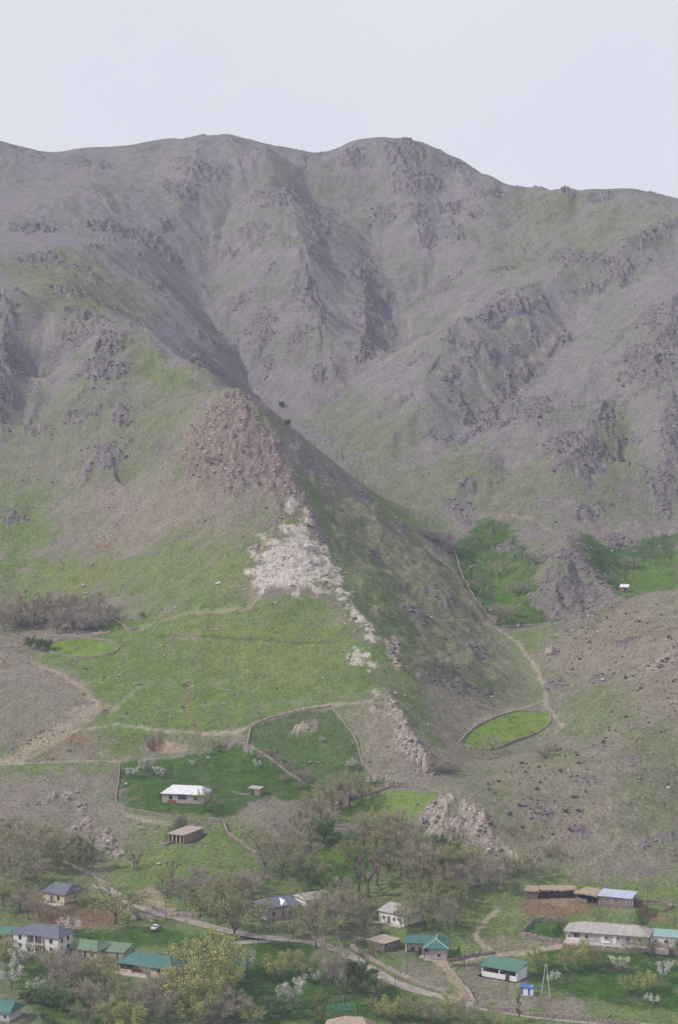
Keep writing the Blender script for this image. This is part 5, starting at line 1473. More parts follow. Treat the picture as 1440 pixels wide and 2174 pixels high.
stand('in the thicket on the slope above the blue-roofed house', 'thicket above the blue-roofed house', [('olive',20,1832,80,1.2),('bare',60,1846,88,1.2),('olive',104,1822,78,1.2),('olive',30,1882,80,1.2),('bare',76,1878,68,1.2),('olive',124,1848,66,1.2),('olive',8,1925,78,1.2),('olive',42,1935,70,1.2),('olive',142,1826,56,1.2),('bare',166,1812,46,1.2),('bare',-12,1860,80,1.2),('olive',88,1790,50,1.2),('olive',40,1790,52,1.2),('olive',5,1780,50,1.2)])
stand('standing against the wall of the blue-roofed house', 'trees against the blue-roofed house', [('bare',60,1952,66),('bare',84,1962,62),('olive',180,1925,46)])
stand('beside the upper road', 'poplars beside the upper road', [('poplar',170,1846,78,1.15),('poplar',184,1850,72,1.15),('poplar',197,1850,80,1.15)])
tree('olive', 245, 1962, 92, 'budding tree with bare leaning trunk behind the green bank', None, 1.35)
tree('blossom', 147, 1986, 44, 'round white blossom tree directly behind the two-storey white house', None, 1.15)
stand('in the garden in front of the two-storey white house', 'blossom trees below the white house', [('blossom',48,2066,72,.85),('blossom',24,2100,58),('blossom',74,2112,38,1.2)])
stand('in the garden strip below the pale green roof', 'bare trees below the pale green roof', [('bare',128,2092,78,1.1),('bare',152,2112,90),('olive',214,2112,104,.8),('bare',190,2152,72,1.1),('olive',110,2075,56),('bare',176,2085,60)])
stand('on the bank below the veranda house terrace', 'bare trees below the veranda house', [('olive',242,2158,88),('bare',300,2142,58),('bare',332,2152,100,.9),('olive',285,2170,66),('bare',355,2172,76),('bare',320,2118,34,1.2)])
stand('in the lower garden beside the dirt track', 'leafy bushes beside the dirt track', [('green',84,2136,40,1.3),('green',118,2146,44,1.3),('green',142,2152,40,1.2),('green',92,2172,26,1.3),('green',55,2128,26,1.4)])
stand('beside the veranda house', 'willows beside the veranda house', [('leaf',418,2112,122,1.15),('leaf',466,2085,108,1.1),('leaf',392,2152,104,1.1),('leaf',446,2146,92,1.1),('leaf',484,2120,80)])
stand('at the foot of the bank below the leafless trees', 'willows at the bottom of the bank', [('leaf',240,2192,70),('leaf',276,2196,72),('leaf',258,2190,50),('leaf',10,2040,56)])
tree('green', 404, 2140, 30, 'small fresh green bush under the willows', None, 1.2)
tree('olive', 499, 1996, 118, 'big spreading leafless tree at the road fork', None, 1.35)
stand('on the uphill verge of the road near the fork', 'verge trees near the road fork', [('olive',462,1962,80,1.1),('olive',425,1945,66,1.1),('bare',440,1925,60),('olive',395,1925,55)])
stand('in front of the blue-roofed dormer house', 'trees in front of the dormer house', [('olive',671,2012,112,1.15),('bare',690,1986,82,1.1),('olive',622,1994,48,1.1),('olive',655,1975,48,1.1),('olive',712,1975,60)])
stand('standing tall in the central orchard', 'tall brown trees in the central orchard', [('bare',705,2114,128,.7),('pollard',729,2138,74),('bare',716,2100,96,.7)])
stand('in the central orchard below the road', 'olive-yellow trees of the central orchard', [('leaf',588,2082,62,1.1),('olive',655,2078,62,1.1),('leaf',622,2060,48,1.1)])
tree('blossom', 524, 2072, 62, 'narrow white blossom tree below the road fork', None, 0.85)
stand('on the central orchard grass', 'pale green orchard trees', [('blossom',622,2142,72,.9),('green',582,2165,52,1.1),('blossom',662,2090,34,1.2),('green',566,2150,34)])
stand('behind the turquoise pergola', 'yellow poplars behind the pergola', [('poplar',676,2180,84),('poplar',686,2176,70)])
stand('on the lower side of the road bend', 'green trees at the road bend', [('green',764,2096,58,1.1),('green',778,2108,46,1.1),('green',742,2085,40),('olive',800,2118,44,1.2)])
stand('on the grassy verge below the retaining wall road', 'bottom verge trees', [('leaf',832,2172,60,1.2),('olive',872,2176,72,1.1),('bare',914,2180,66,1.1),('leaf',954,2168,58,1.2),('bare',996,2184,70,1.1),('olive',1040,2186,52,1.2),('olive',800,2160,50,1.2),('pollard',797,2135,30)])
stand('in the grove behind the dormer house', 'grove behind the dormer house', [('olive',602,1862,98,1.1),('bare',562,1852,78,1.2),('bare',640,1850,82,1.1),('olive',652,1876,70,1.1),('bare',584,1812,60,1.2),('bare',622,1800,66,1.2),('olive',545,1800,46,1.2),('bush',560,1872,34),('bare',660,1800,60)])
stand('at the edge of the bright meadow', 'budding trees at the meadow edge', [('olive',706,1720,78,1.1),('olive',744,1712,72,1.1),('olive',680,1742,76,1.1),('olive',662,1762,66,1.1),('bare',725,1722,66,1.1),('olive',770,1702,50)])
tree('green', 690, 1792, 56, 'single fresh green tree at the top of the orchard lane', None, 0.9)
stand('in the wood between the orchard lane and the cliff', 'wood below the cliff', [('olive',800,1802,86,1.1),('bare',772,1806,80,1.1),('bare',842,1792,78,1.1),('olive',822,1826,80,1.1),('bare',862,1834,72,1.1),('olive',902,1852,80,1.1),('olive',932,1874,86,1.1),('olive',872,1886,80,1.1),('bare',900,1886,98,1.1),('olive',956,1850,60,1.1),('olive',740,1830,56),('bare',972,1890,60)])
stand('beside the orchard lane above the pale hipped roof', 'pollards beside the orchard lane', [('pollard',760,1897,74),('pollard',782,1906,86),('pollard',800,1880,60)])
stand('crowding the pale hipped house', 'trees around the pale hipped house', [('olive',882,1934,70,1.1),('olive',920,1962,88,1.1),('olive',950,1924,76,1.1),('olive',852,1974,50,.9),('bare',752,1966,70,1.1),('olive',730,1975,60,1.1),('olive',905,1975,60),('olive',868,1965,56),('olive',765,1940,56)])
stand('at the foot of the pale cliff', 'green trees at the cliff foot', [('green',930,1814,42,1.3),('green',958,1822,36,1.3),('green',905,1812,30,1.2),('green',940,1840,30,1.3)])
stand('on the slope between the porch house and the footpath', 'bare trees right of the porch house', [('bare',952,1990,84,.8),('olive',968,1972,56)])
stand('below the cliff rocks at the edge of the pasture', 'bare trees at the pasture edge', [('bare',1132,1858,58,1.2),('olive',1100,1862,54,1.2),('bare',1056,1892,58,1.1),('bare',1038,1868,56,1.2),('olive',1010,1852,62,1.1),('bare',990,1884,58,1.1),('bare',1075,1862,50,1.2)])
stand('alone on the tan hillside above the cattle yard', 'lone trees on the tan hillside', [('bush',1084,1776,34),('bush',1168,1820,36)])
stand('in the orchard below the long house', 'olive-yellow trees below the long house', [('leaf',1140,2062,50,1.1),('leaf',1230,2062,62),('olive',1205,2066,58,.8),('olive',1262,2056,52,.9),('leaf',1373,2110,52),('olive',1332,2114,46)])
stand('in the orchard below the long house', 'blossom trees below the long house', [('blossom',1312,2064,40,1.2),('blossom',1175,2090,30,1.1),('blossom',1410,2084,48,.8),('blossom',1384,2134,28,1.2),('blossom',1420,2062,28)])
stand('against the front of the long house', 'garden trees along the long house', [('olive',1358,2026,40),('bare',1392,2028,36),('bare',1330,2022,30),('olive',1240,2022,26),('olive',1425,2030,36)])
tree('poplar', 1101, 2174, 74, 'slender fresh green poplar standing alone at the road wall', None, 0.9)
tree('olive', 792, 2036, 46, 'thin dark-trunked tree in front of the flat stone shed', None, 0.6)
stand('beside the oval field', 'three round trees beside the oval field', [('green',64,1379,27,1.0),('green',84,1383,27,1.0),('green',102,1383,27,1.0)])
stand('in the dark wood behind the oval field', 'dark wood behind the oval field', [('bare' if k % 4 else 'olive', 4 + (k * 67) % 232, 1306 + (k * 29) % 42, 36 + (k * 13) % 20, 1.25) for k in range(34)])
stand('on the bank behind the white-roofed house', 'blossom trees behind the white-roofed house', [('blossom',312,1642,38,1.0),('blossom',280,1652,28,1.1),('blossom',337,1652,28,1.0)])
stand('in the upper green plot', 'small blossom trees of the upper plot', [('blossom',528,1612,34,.7),('blossom',545,1632,22,.8),('blossom',440,1604,18),('blossom',685,1577,15,1.0),('blossom',745,1634,26,1.0),('blossom',408,1626,14)])
stand('at the wall corner below the rocky crest', 'blossom trees below the rocky crest', [('blossom',787,1670,28,1.1),('blossom',828,1667,19,1.1),('blossom',846,1668,16)])
tree('leaf', 455, 1592, 24, 'yellow-green bush at the edge of the upper yard', None, 1.6)
tree('olive', 433, 1722, 46, 'budding tree touching the corner of the white-roofed hillside house', None, 1.15)
stand('on the slope below the flat brick shed', 'pollard stumps below the brick shed', [('pollard',291,1848,36),('pollard',366,1882,54,.7),('pollard',285,1846,28),('pollard',492,1862,26)])
stand('on the slope below the flat brick shed', 'bushes below the brick shed', [('bush',400,1890,36,1.2),('bush',440,1880,32,1.2),('bush',350,1900,30,1.2),('bush',470,1895,34),('bush',420,1860,24,1.2),('bush',515,1880,28)])
stand('along the ruined wall of the steep green plot', 'bushes along the ruined wall', [('bush',575,1604,16),('bush',592,1622,20),('bush',612,1638,22),('bush',634,1654,26),('bush',655,1664,26),('bush',605,1660,18),('bush',640,1676,20)])
stand('in the green basin below the rocky slope', 'trees in the green basin', [('pollard',1050,1143,34),('pollard',1108,1184,24),('bare',1046,1226,34,1.1),('bare',1070,1218,30,1.2),('pollard',1044,1274,30),('bare',1005,1258,28,1.1),('bare',1059,1328,46,1.0),('bare',1074,1328,42,1.0),('bare',1087,1310,26),('bare',1014,1292,24,1.1),('olive',1022,1162,40,1.0)])
stand('in a dense thicket of the green basin', 'thickets in the green basin', [('bush',925,1152,34,1.2),('bush',945,1160,34,1.3),('bush',958,1176,28,1.2),('bush',1138,1198,36,1.1),('bush',1100,1262,28,1.3),('bush',905,1142,22,1.3)])
stand('on the meadow behind the rocky knoll by the white-roofed hut', 'trees near the far hut', [('bare',1328,1208,28,1.1),('bare',1347,1206,26,1.1),('bush',1291,1236,22,1.1),('pollard',1423,1200,30)])
stand('at the lower edge of the bright valley field', 'trees below the valley field', [('bare',1046,1602,42,1.1),('bare',1026,1612,30,1.1),('bush',955,1640,30,1.2),('bush',940,1640,20,1.3)])
stand('on the slope above the bright valley field corner', 'bushes above the valley field corner', [('bush',1155,1606,26,1.2),('bush',1173,1594,20,1.3)])
stand('in the ravine behind the reddish crag', 'bushes in the ravine', [('green',598,866,14,1.2),('green',612,906,16,1.2),('bush',450,985,26,1.0)])
tree('green', 303, 1312, 12, 'single dark bush on the pasture above the oval field', None, 1.0)

stand('in the tangled garden between the white house and the veranda house', 'tangled garden trees', [('olive',100,2060,48,1.2),('bare',145,2075,54,1.1),('olive',165,2105,60,1.2),('bare',205,2085,58,1.1),('olive',228,2128,64,1.2),('olive',170,2140,56,1.2),('bare',120,2125,60,1.1)])
stand('filling the hollow below the veranda house', 'hollow trees', [('bare',345,2130,66,1.2),('olive',372,2120,70,1.2),('bare',312,2165,70,1.2),('leaf',420,2176,76,1.2),('bare',460,2176,70,1.2),('bare',500,2170,72,1.1),('olive',530,2182,60,1.2),('bare',225,2178,64,1.2),('olive',180,2180,56,1.2)])
stand('on the slope between the road fork and the brick shed', 'trees above the road fork', [('olive',480,1930,70,1.2),('bare',520,1925,74,1.2),('bare',455,1900,50,1.2),('olive',500,1895,52,1.2),('bare',380,1905,44,1.2),('olive',345,1880,36,1.2),('bare',535,1900,54,1.2)])
stand('in the belt between the dormer house and the pale hipped house', 'belt of trees behind the road', [('olive',664,1957,44,1.2),('bare',705,1960,66,1.2),('olive',740,1940,60,1.2),('bare',725,1915,56,1.1),('olive',690,1925,50,1.2),('bare',775,1975,50,1.1)])
stand('in the dense scrub wood under the cliff foot', 'scrub wood under the cliff', [('olive',905,1910,66,1.2),('bare',935,1900,66,1.2),('olive',965,1930,56,1.2),('bare',985,1905,54,1.2),('olive',850,1860,64,1.2),('bare',885,1850,62,1.2),('olive',920,1840,56,1.2),('bare',825,1850,60,1.2),('olive',800,1840,60,1.2),('bare',1015,1885,50,1.2),('bare',770,1775,50,1.2),('olive',830,1765,46,1.2),('bare',590,1775,44,1.2),('bare',630,1765,46,1.2)])

# ------------------------------------------------------------------ poles, posts and small things
def pole(px, py, top, label, m='pole', lean=0.0, r=0.13, arm=True, name='utility_pole', cat='pole'):
    w = hit_many([(px, py)], GRD)[0]; h = (py - top) / FPX * w[1]
    e = empty(name, w, rt.uniform(-.5, .5), label, cat)
    MB().tube((0, 0, -0.8), (lean * h, 0, h), r, r * 0.7, 8).build('shaft', M[m], e)
    if arm:
        MB().box(lean * h - 0.7, lean * h + 0.7, -0.05, 0.05, h - 0.55, h - 0.43).build('crossarm', M['dark_wood'], e)
        for k in (-0.55, 0.55): MB().tube((lean * h + k, 0, h - 0.43), (lean * h + k, 0, h - 0.22), 0.05, 0.04, 6).build('insulator', M['kwhite'], e)
    return e
pole(864, 2070, 2021, 'dark wooden pole on the bank in front of the porch house')
pole(839, 2104, 2071, 'dark wooden pole on the lower verge of the road bend')
pole(580, 1981, 1936, 'dark wooden pole in front of the dormer house')
pole(734, 2010, 1978, 'dark wooden pole where the road bends below the bare trees')
pole(548, 2008, 1980, 'short dark post at the road fork', arm=False)
pole(353, 1950, 1912, 'wooden pole beside the retaining wall of the upper road')
pole(986, 2061, 2015, 'wooden pole between the porch house and the open white shed')
pole(1076, 2122, 2062, 'tall dark pole in front of the open white shed')
pole(1375, 1936, 1885, 'wooden pole at the corner of the cattle yard')
pole(1434, 1978, 1946, 'wooden pole behind the white annex')
pole(1172, 2165, 2142, 'short white post on the road wall', 'cpole', r=0.08, arm=False, name='marker_post', cat='post')
pole(198, 1957, 1932, 'dark fence post in the brown yard of the blue-roofed house', arm=False, name='fence_post', cat='post')
pole(248, 1960, 1948, 'thin post beside the leaning budding tree', arm=False, r=0.07, name='fence_post', cat='post')
for k, (x, y) in enumerate(((204, 1955), (210, 1953), (217, 1951), (226, 1949))):
    tag(pole(x, y, y - 11, '', arm=False, r=0.06, name='fence_post', cat='post'), 'short fence post in the row at the edge of the brown yard', 'post', 'row of fence posts')
# A-shaped concrete pole
a = hit_many([(1149, 2116)], GRD)[0]; b = hit_many([(1169, 2120)], GRD)[0]
e = empty('angle_pole', (a + b) / 2, 0, 'pale concrete A-shaped utility pole beside the kiosk', 'pole')
hh = 74 / FPX * a[1]; da = (b - a) / 2
for s in (-1, 1):
    MB().tube((s * da[0], s * da[1], s * da[2] - 0.6), (s * 0.12, 0, hh), 0.17, 0.11, 8).build('leg', M['cpole'], e)
MB().box(-0.8, 0.8, -0.06, 0.06, hh - 0.5, hh - 0.36).build('crossarm', M['cpole'], e)
# satellite dish on its stand
w = hit_many([(252, 2022)], GRD)[0]
e = empty('satellite_dish', (w[0], w[1], w[2]), 0.5, 'large white satellite dish above the sea green lean-to roof', 'dish')
hd = 20 / FPX * w[1]
MB().tube((0, 0, -0.5), (0, 0, hd), 0.07, 0.07, 6).build('mast', M['cpole'], e)
mb = MB(); R_ = 1.15; vs = []; rings = 5; seg = 18
for i in range(rings + 1):
    q = i / rings * R_
    for k in range(seg):
        t = 2 * math.pi * k / seg; vs.append((q * math.cos(t), -0.25 + 0.28 * (q / R_) ** 2 * -1, q * math.sin(t)))
mb.add([(x, y, z) for x, y, z in vs], [(i * seg + k, i * seg + (k + 1) % seg, (i + 1) * seg + (k + 1) % seg, (i + 1) * seg + k) for i in range(rings) for k in range(seg)])
ds = mb.build('reflector', M['kwhite'], e, True); ds.location = (0, 0, hd + 0.5); ds.rotation_euler = (0.55, 0, 0.5)
MB().tube((0, -0.3, hd + 0.2), (0.2, -1.2, hd + 0.9), 0.03, 0.03, 5).build('feed_arm', M['cpole'], e)
# white car on the verge
w = hit_many([(330, 1973)], GRD)[0]
e = empty('parked_car', (w[0], w[1], w[2]), 1.25, 'white car parked on the verge below the road wall', 'car')
prof = [(-2.0, .35), (-2.05, .75), (-1.85, .95), (-1.1, 1.0), (-.5, 1.42), (.75, 1.45), (1.35, 1.02), (2.0, .92), (2.05, .5), (1.95, .35)]
n = len(prof)
def car_slice(y, pinch): return [(x * (1 - .02 * pinch), y * (1 - (.18 if z > 1.05 else 0)), z) for x, z in prof]
vs = car_slice(-.82, 1) + car_slice(.82, 1)
MB().add(vs, [(k, (k + 1) % n, n + (k + 1) % n, n + k) for k in range(n)] + [tuple(range(n - 1, -1, -1)), tuple(range(n, 2 * n))]).build('body', M['carwhite'], e)
for s in (-1, 1):
    MB().add([(-.95, s * .80, 1.05), (1.15, s * .80, 1.05), (.65, s * .71, 1.36), (-.45, s * .71, 1.36)], [(0, 1, 2, 3)]).build('side_window', M['glass'], e)
MB().add([(-1.02, -.62, 1.06), (-1.02, .62, 1.06), (-.55, .58, 1.40), (-.55, -.58, 1.40)], [(0, 1, 2, 3)]).build('windscreen', M['glass'], e)
for x in (-1.3, 1.25):
    for s in (-1, 1):
        wh = MB().tube((x, s * .88, .32), (x, s * .68, .32), .32, .32, 14).build('wheel', M['rubber'], e)
        MB().tube((x, s * .90, .32), (x, s * .885, .32), .18, .18, 10).build('rim', M['cpole'], wh)
for s in (-1, 1): MB().box(-2.1, -2.02, s * .6 - .15, s * .6 + .15, .62, .78).build('headlight', M['kwhite'], e)
# turquoise pergola frame
a = hit_many([(700, 2180)], GRD)[0]
e = empty('pergola', a, 0.1, 'turquoise metal pergola frame beside the beige roof', 'pergola')
gx_, gy_, gh = 7.5, 6.0, 4.6
for x in (0, gx_):
    for y in (0, gy_): MB().tube((x, y, -2.5), (x, y, gh), .08, .08, 6).build('post', M['pergola'], e)
for k in range(5): MB().tube((0, gy_ * k / 4, gh), (gx_, gy_ * k / 4, gh + .25), .06, .06, 5).build('rafter', M['pergola'], e)
for k in range(6): MB().tube((gx_ * k / 5, 0, gh + .05 * k), (gx_ * k / 5, gy_, gh + .05 * k), .05, .05, 5).build('rafter', M['pergola'], e)
# bench and trough on the terrace of the long house
o, yaw, w_, d_ = FR['long_house']
loc = o + np.array([math.cos(yaw) * w_ * .5 + math.sin(yaw) * 1.0, math.sin(yaw) * w_ * .5 - math.cos(yaw) * 1.0, 0.1])
e = empty('garden_bench', loc, yaw, 'white bench against the wall of the long house', 'bench')
pbox('seat', M['kwhite'], e, -1.2, 1.2, -.25, .25, .42, .5); pbox('backrest', M['kwhite'], e, -1.2, 1.2, .2, .28, .55, 1.0)
for x in (-1.1, 1.05):
    for y in (-.2, .17): pbox('leg', M['kwhite'], e, x, x + .06, y, y + .06, 0, .42)
w = hit_many([(1405, 2017)], GRD)[0]
e = empty('water_trough', w, 0.05, 'white trough lying on the terrace in front of the annex', 'trough')
mb = MB(); mb.box(-1.6, 1.6, -.4, .4, 0, .12); mb.box(-1.6, -1.5, -.4, .4, .12, .55); mb.box(1.5, 1.6, -.4, .4, .12, .55); mb.box(-1.5, 1.5, -.4, -.32, .12, .55); mb.box(-1.5, 1.5, .32, .4, .12, .55)
mb.build('basin', M['kwhite'], e); pbox('foot', M['concrete'], e, -1.3, 1.3, -.3, .3, -.4, -.002)
# leaning board, blue cloth, sign, logs
w = hit_many([(283, 1953)], GRD)[0]
o = MB().add([(-.9, 0, -.1), (.9, 0, -.1), (.9, .5, 1.3), (-.9, .5, 1.3), (-.9, .1, -.1), (.9, .1, -.1), (.9, .6, 1.3), (-.9, .6, 1.3)], [(0,1,2,3),(7,6,5,4),(0,4,5,1),(1,5,6,2),(2,6,7,3),(3,7,4,0)]).build('leaning_board', M['concrete']); o.location = w; o.rotation_euler = (0, 0, -.3)
tag(o, 'pale square board leaning on the slope below the road wall', 'board')
w = hit_many([(385, 1912)], GRD)[0]
e = empty('clothes_line', w, .3, 'blue cloth hanging on a small line on the green slope above the road', 'cloth')
for x in (-.8, .8): MB().tube((x, 0, -.4), (x, 0, 1.8), .05, .05, 6).build('post', M['pole'], e)
MB().tube((-.8, 0, 1.75), (.8, 0, 1.75), .02, .02, 4).build('line', M['pole'], e)
vs = []; 
for j in range(5):
    for i in range(9): vs.append((-.6 + 1.2 * i / 8 * (1 - .05 * j), .08 * math.sin(i * 1.6 + j * .4), 1.74 - .3 * j))
MB().add(vs, [(j * 9 + i, j * 9 + i + 1, (j + 1) * 9 + i + 1, (j + 1) * 9 + i) for j in range(4) for i in range(8)]).build('cloth', M['cloth'], e, True)
w = hit_many([(1100, 1332)], GRD)[0]
e = empty('small_sign', w, 0, 'small white square sign on a post at the lower wall of the green basin', 'sign')
MB().tube((0, 0, -.3), (0, 0, 1.2), .06, .06, 6).build('post', M['cpole'], e)
pbox('panel', M['kwhite'], e, -.55, .55, -.1, -.06, .5, 1.6); pbox('plate', M['kblue'], e, -.3, .3, -.13, -.103, .75, 1.35)
for q, (A, B, lab) in enumerate((((1283,2166),(1315,2137),'long bare log lying on the bank above the road wall'), ((1330,2166),(1340,2146),'short bare log lying beside a stump on the bank'))):
    a, b = hit_many([A, B], GRD)
    o = MB().tube((0, 0, .12), tuple((b - a) + np.array([0, 0, .15])), .2, .14, 8).build('log', M['log']); o.location = a; tag(o, lab, 'log')

# ------------------------------------------------------------------ boulders
def boulder(px, py, wpx, hpx, label, m='boulder', group=None):
    w = hit_many([(px, py)], GRD)[0]; s = wpx / FPX * w[1] / 2; t = hpx / FPX * w[1]
    bm = bmesh.new(); bmesh.ops.create_icosphere(bm, subdivisions=3, radius=1.0)
    off = rt.uniform(0, 50)
    cut = [Vector((rt.gauss(0, 1), rt.gauss(0, 1), rt.gauss(0, 1))).normalized() for _ in range(20)]
    for v in bm.verts:
        for c in cut:
            dd = v.co.dot(c) - .60
            if dd > 0: v.co -= c * dd * .9
        v.co *= 1 + .12 * math.sin(v.co.x * 5 + off) * math.sin(v.co.y * 4 + off) + rt.uniform(-.025, .025)
        v.co = Vector((v.co.x * s, v.co.y * s * .8, v.co.z * t * .62))
    me = bpy.data.meshes.new('boulder'); bm.to_mesh(me); bm.free(); me.materials.append(M[m])
    o = bpy.data.objects.new('boulder', me); COLL.objects.link(o); o.location = (w[0], w[1] + s * .4, w[2] + t * .3); o.rotation_euler = (0, 0, rt.uniform(0, 6))
    return tag(o, label, 'boulder', group)
boulder(1168, 1391, 34, 20, 'large tan boulder beside the valley path')
boulder(177, 1245, 12, 6, 'flat white boulder on the green slope above the bare wood', 'paleboulder')
boulder(181, 1262, 14, 7, 'flat grey boulder just below the white one on the green slope')
boulder(905, 1640, 34, 42, 'reddish rock tower at the foot of the rocky crest', 'boulder')
boulder(893, 1625, 26, 30, 'broken rock behind the reddish rock tower', 'boulder')
boulder(1031, 1917, 8, 6, 'single pale stone on the green slope between the footpath and the cattle yard', 'paleboulder')
boulder(1365, 1695, 8, 5, 'dark stone on the green patch of the hillside')
boulder(465, 1240, 18, 6, 'flat pale rock on the grass beside the limestone face', 'paleboulder')
for k, (x, y, s_) in enumerate(((68,1556,6),(52,1562,6),(88,1604,5),(115,1537,6),(294,1376,8),(344,1371,9),(160,1400,6),(350,1394,10),(424,1380,9),(270,1398,5),(225,1523,4),(150,1640,5),(210,1625,6))):
    boulder(x, y, s_, s_ * .55, 'small loose stone on the grazed meadow around the dirt track', 'paleboulder' if k % 3 == 0 else 'boulder', 'loose stones on the meadow')

# ------------------------------------------------------------------ grazing animals
def beast_mesh(seed, pose):
    me = bpy.data.meshes.new('body')
    V = [(0,0,1.0),(.55,0,1.05),(-.6,0,1.05),(.85,0,1.15),(1.15,0,.95 if pose else 1.45),(1.35,0,.45 if pose else 1.5),(1.55,0,.2 if pose else 1.35)]
    E = [(0,1),(0,2),(1,3),(3,4),(4,5),(5,6)]; Rr = [.36,.34,.33,.24,.17,.14,.09]
    for x, s in ((.55,1),(.55,-1),(-.6,1),(-.6,-1)):
        k = len(V); root = 1 if x > 0 else 2
        V += [(x,.2*s,.75),(x+(.02 if x>0 else -.08),.2*s,.4),(x,.2*s,0.02)]; E += [(root,k),(k,k+1),(k+1,k+2)]; Rr += [.14,.075,.07]
    k = len(V); V += [(-.95,0,1.1),(-1.02,0,.6)]; E += [(2,k),(k,k+1)]; Rr += [.06,.04]
    k = len(V); V += [(1.32,.16,.62 if pose else 1.62),(1.32,-.16,.62 if pose else 1.62)]; E += [(5,k),(5,k+1)]; Rr += [.04,.04]
    me.from_pydata(V, E, [])
    o = bpy.data.objects.new('tmp', me); COLL.objects.link(o)
    sk = o.modifiers.new('skin', 'SKIN'); ss = o.modifiers.new('sub', 'SUBSURF'); ss.levels = 1
    for i, d in enumerate(me.skin_vertices[0].data): d.radius = (Rr[i], Rr[i])
    me.skin_vertices[0].data[0].use_root = True
    bpy.context.view_layer.update()
    dg = bpy.context.evaluated_depsgraph_get()
    out = bpy.data.meshes.new_from_object(o.evaluated_get(dg))
    bpy.data.objects.remove(o)
    return out
BM_ = [beast_mesh(1, True), beast_mesh(2, False)]
HIDE = {}
def beast(px, py, lpx, m, yaw, label, group=None, cat='cow', pose=0, name='grazing_cow'):
    w = hit_many([(px, py)], GRD)[0]
    key = (pose, m)
    if key not in HIDE:
        me = BM_[pose].copy(); me.materials.clear(); me.materials.append(M[m]); HIDE[key] = me
    o = bpy.data.objects.new(name, HIDE[key]); COLL.objects.link(o)
    s = lpx / FPX * w[1] / 2.4
    o.location = w; o.scale = (s, s, s); o.rotation_euler = (0, 0, yaw)
    return tag(o, label, cat, group)
beast(183, 1424, 10, 'hide_black', 3.1, 'large black cow standing below the oval field wall', pose=1)
beast(220, 1439, 7, 'hide_red', 1.2, 'reddish cow lying on the meadow below the black cow', pose=0)
beast(246, 1441, 5, 'hide_pale', 0.4, 'pale sheep grazing beside the reddish cow', cat='sheep', name='grazing_sheep'); beast(253, 1438, 5, 'hide_black', 2.6, 'small dark calf beside the pale sheep', pose=1)
beast(286, 1454, 8, 'hide_pale', 0.1, 'white cow next to a black one on the meadow'); beast(299, 1456, 7, 'hide_black', 0.2, 'black cow directly beside the white cow')
beast(391, 1457, 9, 'hide_black', 0.1, 'black cow at the upper end of the worn gully on the meadow'); beast(388, 1504, 8, 'hide_black', 2.0, 'black cow halfway down the worn gully on the meadow', pose=1); beast(412, 1540, 6, 'hide_brown', 1.5, 'brown calf at the lower end of the worn gully')
beast(269, 1517, 6, 'hide_black', 0.3, 'dark cow beside the bare trampled patch', pose=1)
beast(224, 1514, 13, 'hide_brown', 0.1, 'brown cow lying on the bare trampled patch')
beast(544, 1440, 6, 'hide_brown', 2.8, 'brown and white cow on the upper green meadow'); beast(486, 1468, 7, 'hide_pale', 0.2, 'cream cow grazing alone on the green meadow'); beast(588, 1464, 6, 'hide_black', 1.3, 'black cow grazing alone between the cream cow and the limestone strip', pose=1)
for x, y in ((86,1556),(92,1553),(112,1562),(133,1556),(75,1568),(60,1580),(28,1592),(28,1604)):
    beast(x, y, 6, 'hide_black', rt.uniform(0, 6), 'small dark goat walking on the bare dirt track', 'goats on the dirt track', 'goat', name='goat')

# ------------------------------------------------------------------ shrubs and stones over the slopes
def tuft_mesh(seed, n=46, s=1.0):
    g = np.random.default_rng(seed); vs = []; fs = []
    for k in range(n):
        a = g.uniform(0, 6.28); el = g.uniform(.15, 1.5); L_ = g.uniform(.55, 1.0) * s
        d = np.array([math.cos(a) * math.cos(el), math.sin(a) * math.cos(el), math.sin(el) * .8])
        c = d * L_ * g.uniform(.4, 1.0); sd = np.cross(d, g.normal(0, 1, 3)); sd /= np.linalg.norm(sd) + 1e-6
        t = .28 * s; up = np.cross(sd, d)
        i = len(vs); vs += [c - sd * t, c + d * t * 1.2, c + sd * t, c - d * t]; fs.append((i, i + 1, i + 2, i + 3))
    m = MB(); m.add(vs, fs); return m
shrub_m = leafmat('shrub_leaf', (0.18, 0.145, 0.140), (0.28, 0.24, 0.20))
SH = [tuft_mesh(k, 60).mesh('foliage', shrub_m) for k in range(4)]
stems = MB()
for k in range(5): stems.tube((0, 0, -.3), (.35 * math.cos(k * 1.3), .35 * math.sin(k * 1.3), .55), .04, .02, 4)
STEM = stems.mesh('stem', bark)
def sample_poly(pix, n, rnd):
    w = hit_many(pix, GRD); out = []
    x0, x1 = w[:, 0].min(), w[:, 0].max(); y0, y1 = w[:, 1].min(), w[:, 1].max()
    k = 0
    while len(out) < n and k < n * 40:
        k += 1
        x, y = rnd.uniform(x0, x1), rnd.uniform(y0, y1); c = False
        for i in range(len(w)):
            a, b = w[i], w[i - 1]
            if (a[1] > y) != (b[1] > y) and x < (b[0] - a[0]) * (y - a[1]) / (b[1] - a[1]) + a[0]: c = not c
        if c: out.append((x, y))
    return out
rs_ = random.Random(77)
def shrubs(pix, n, smin, smax, label, group):
    for x, y in sample_poly(pix, n, rs_):
        e = empty('hillside_shrub', (x, y, float(ground(x, y))), rs_.uniform(0, 6), label, 'shrub', group)
        s = (smin * .7 + (smax - smin * .7) * rs_.random() ** 1.8) * rs_.uniform(.6, 1.3); e.scale = (s * rs_.uniform(.9, 1.3), s * rs_.uniform(.9, 1.3), s)
        for nm, me in (('foliage', rs_.choice(SH)), ('stem', STEM)):
            o = bpy.data.objects.new(nm, me); COLL.objects.link(o); o.parent = e
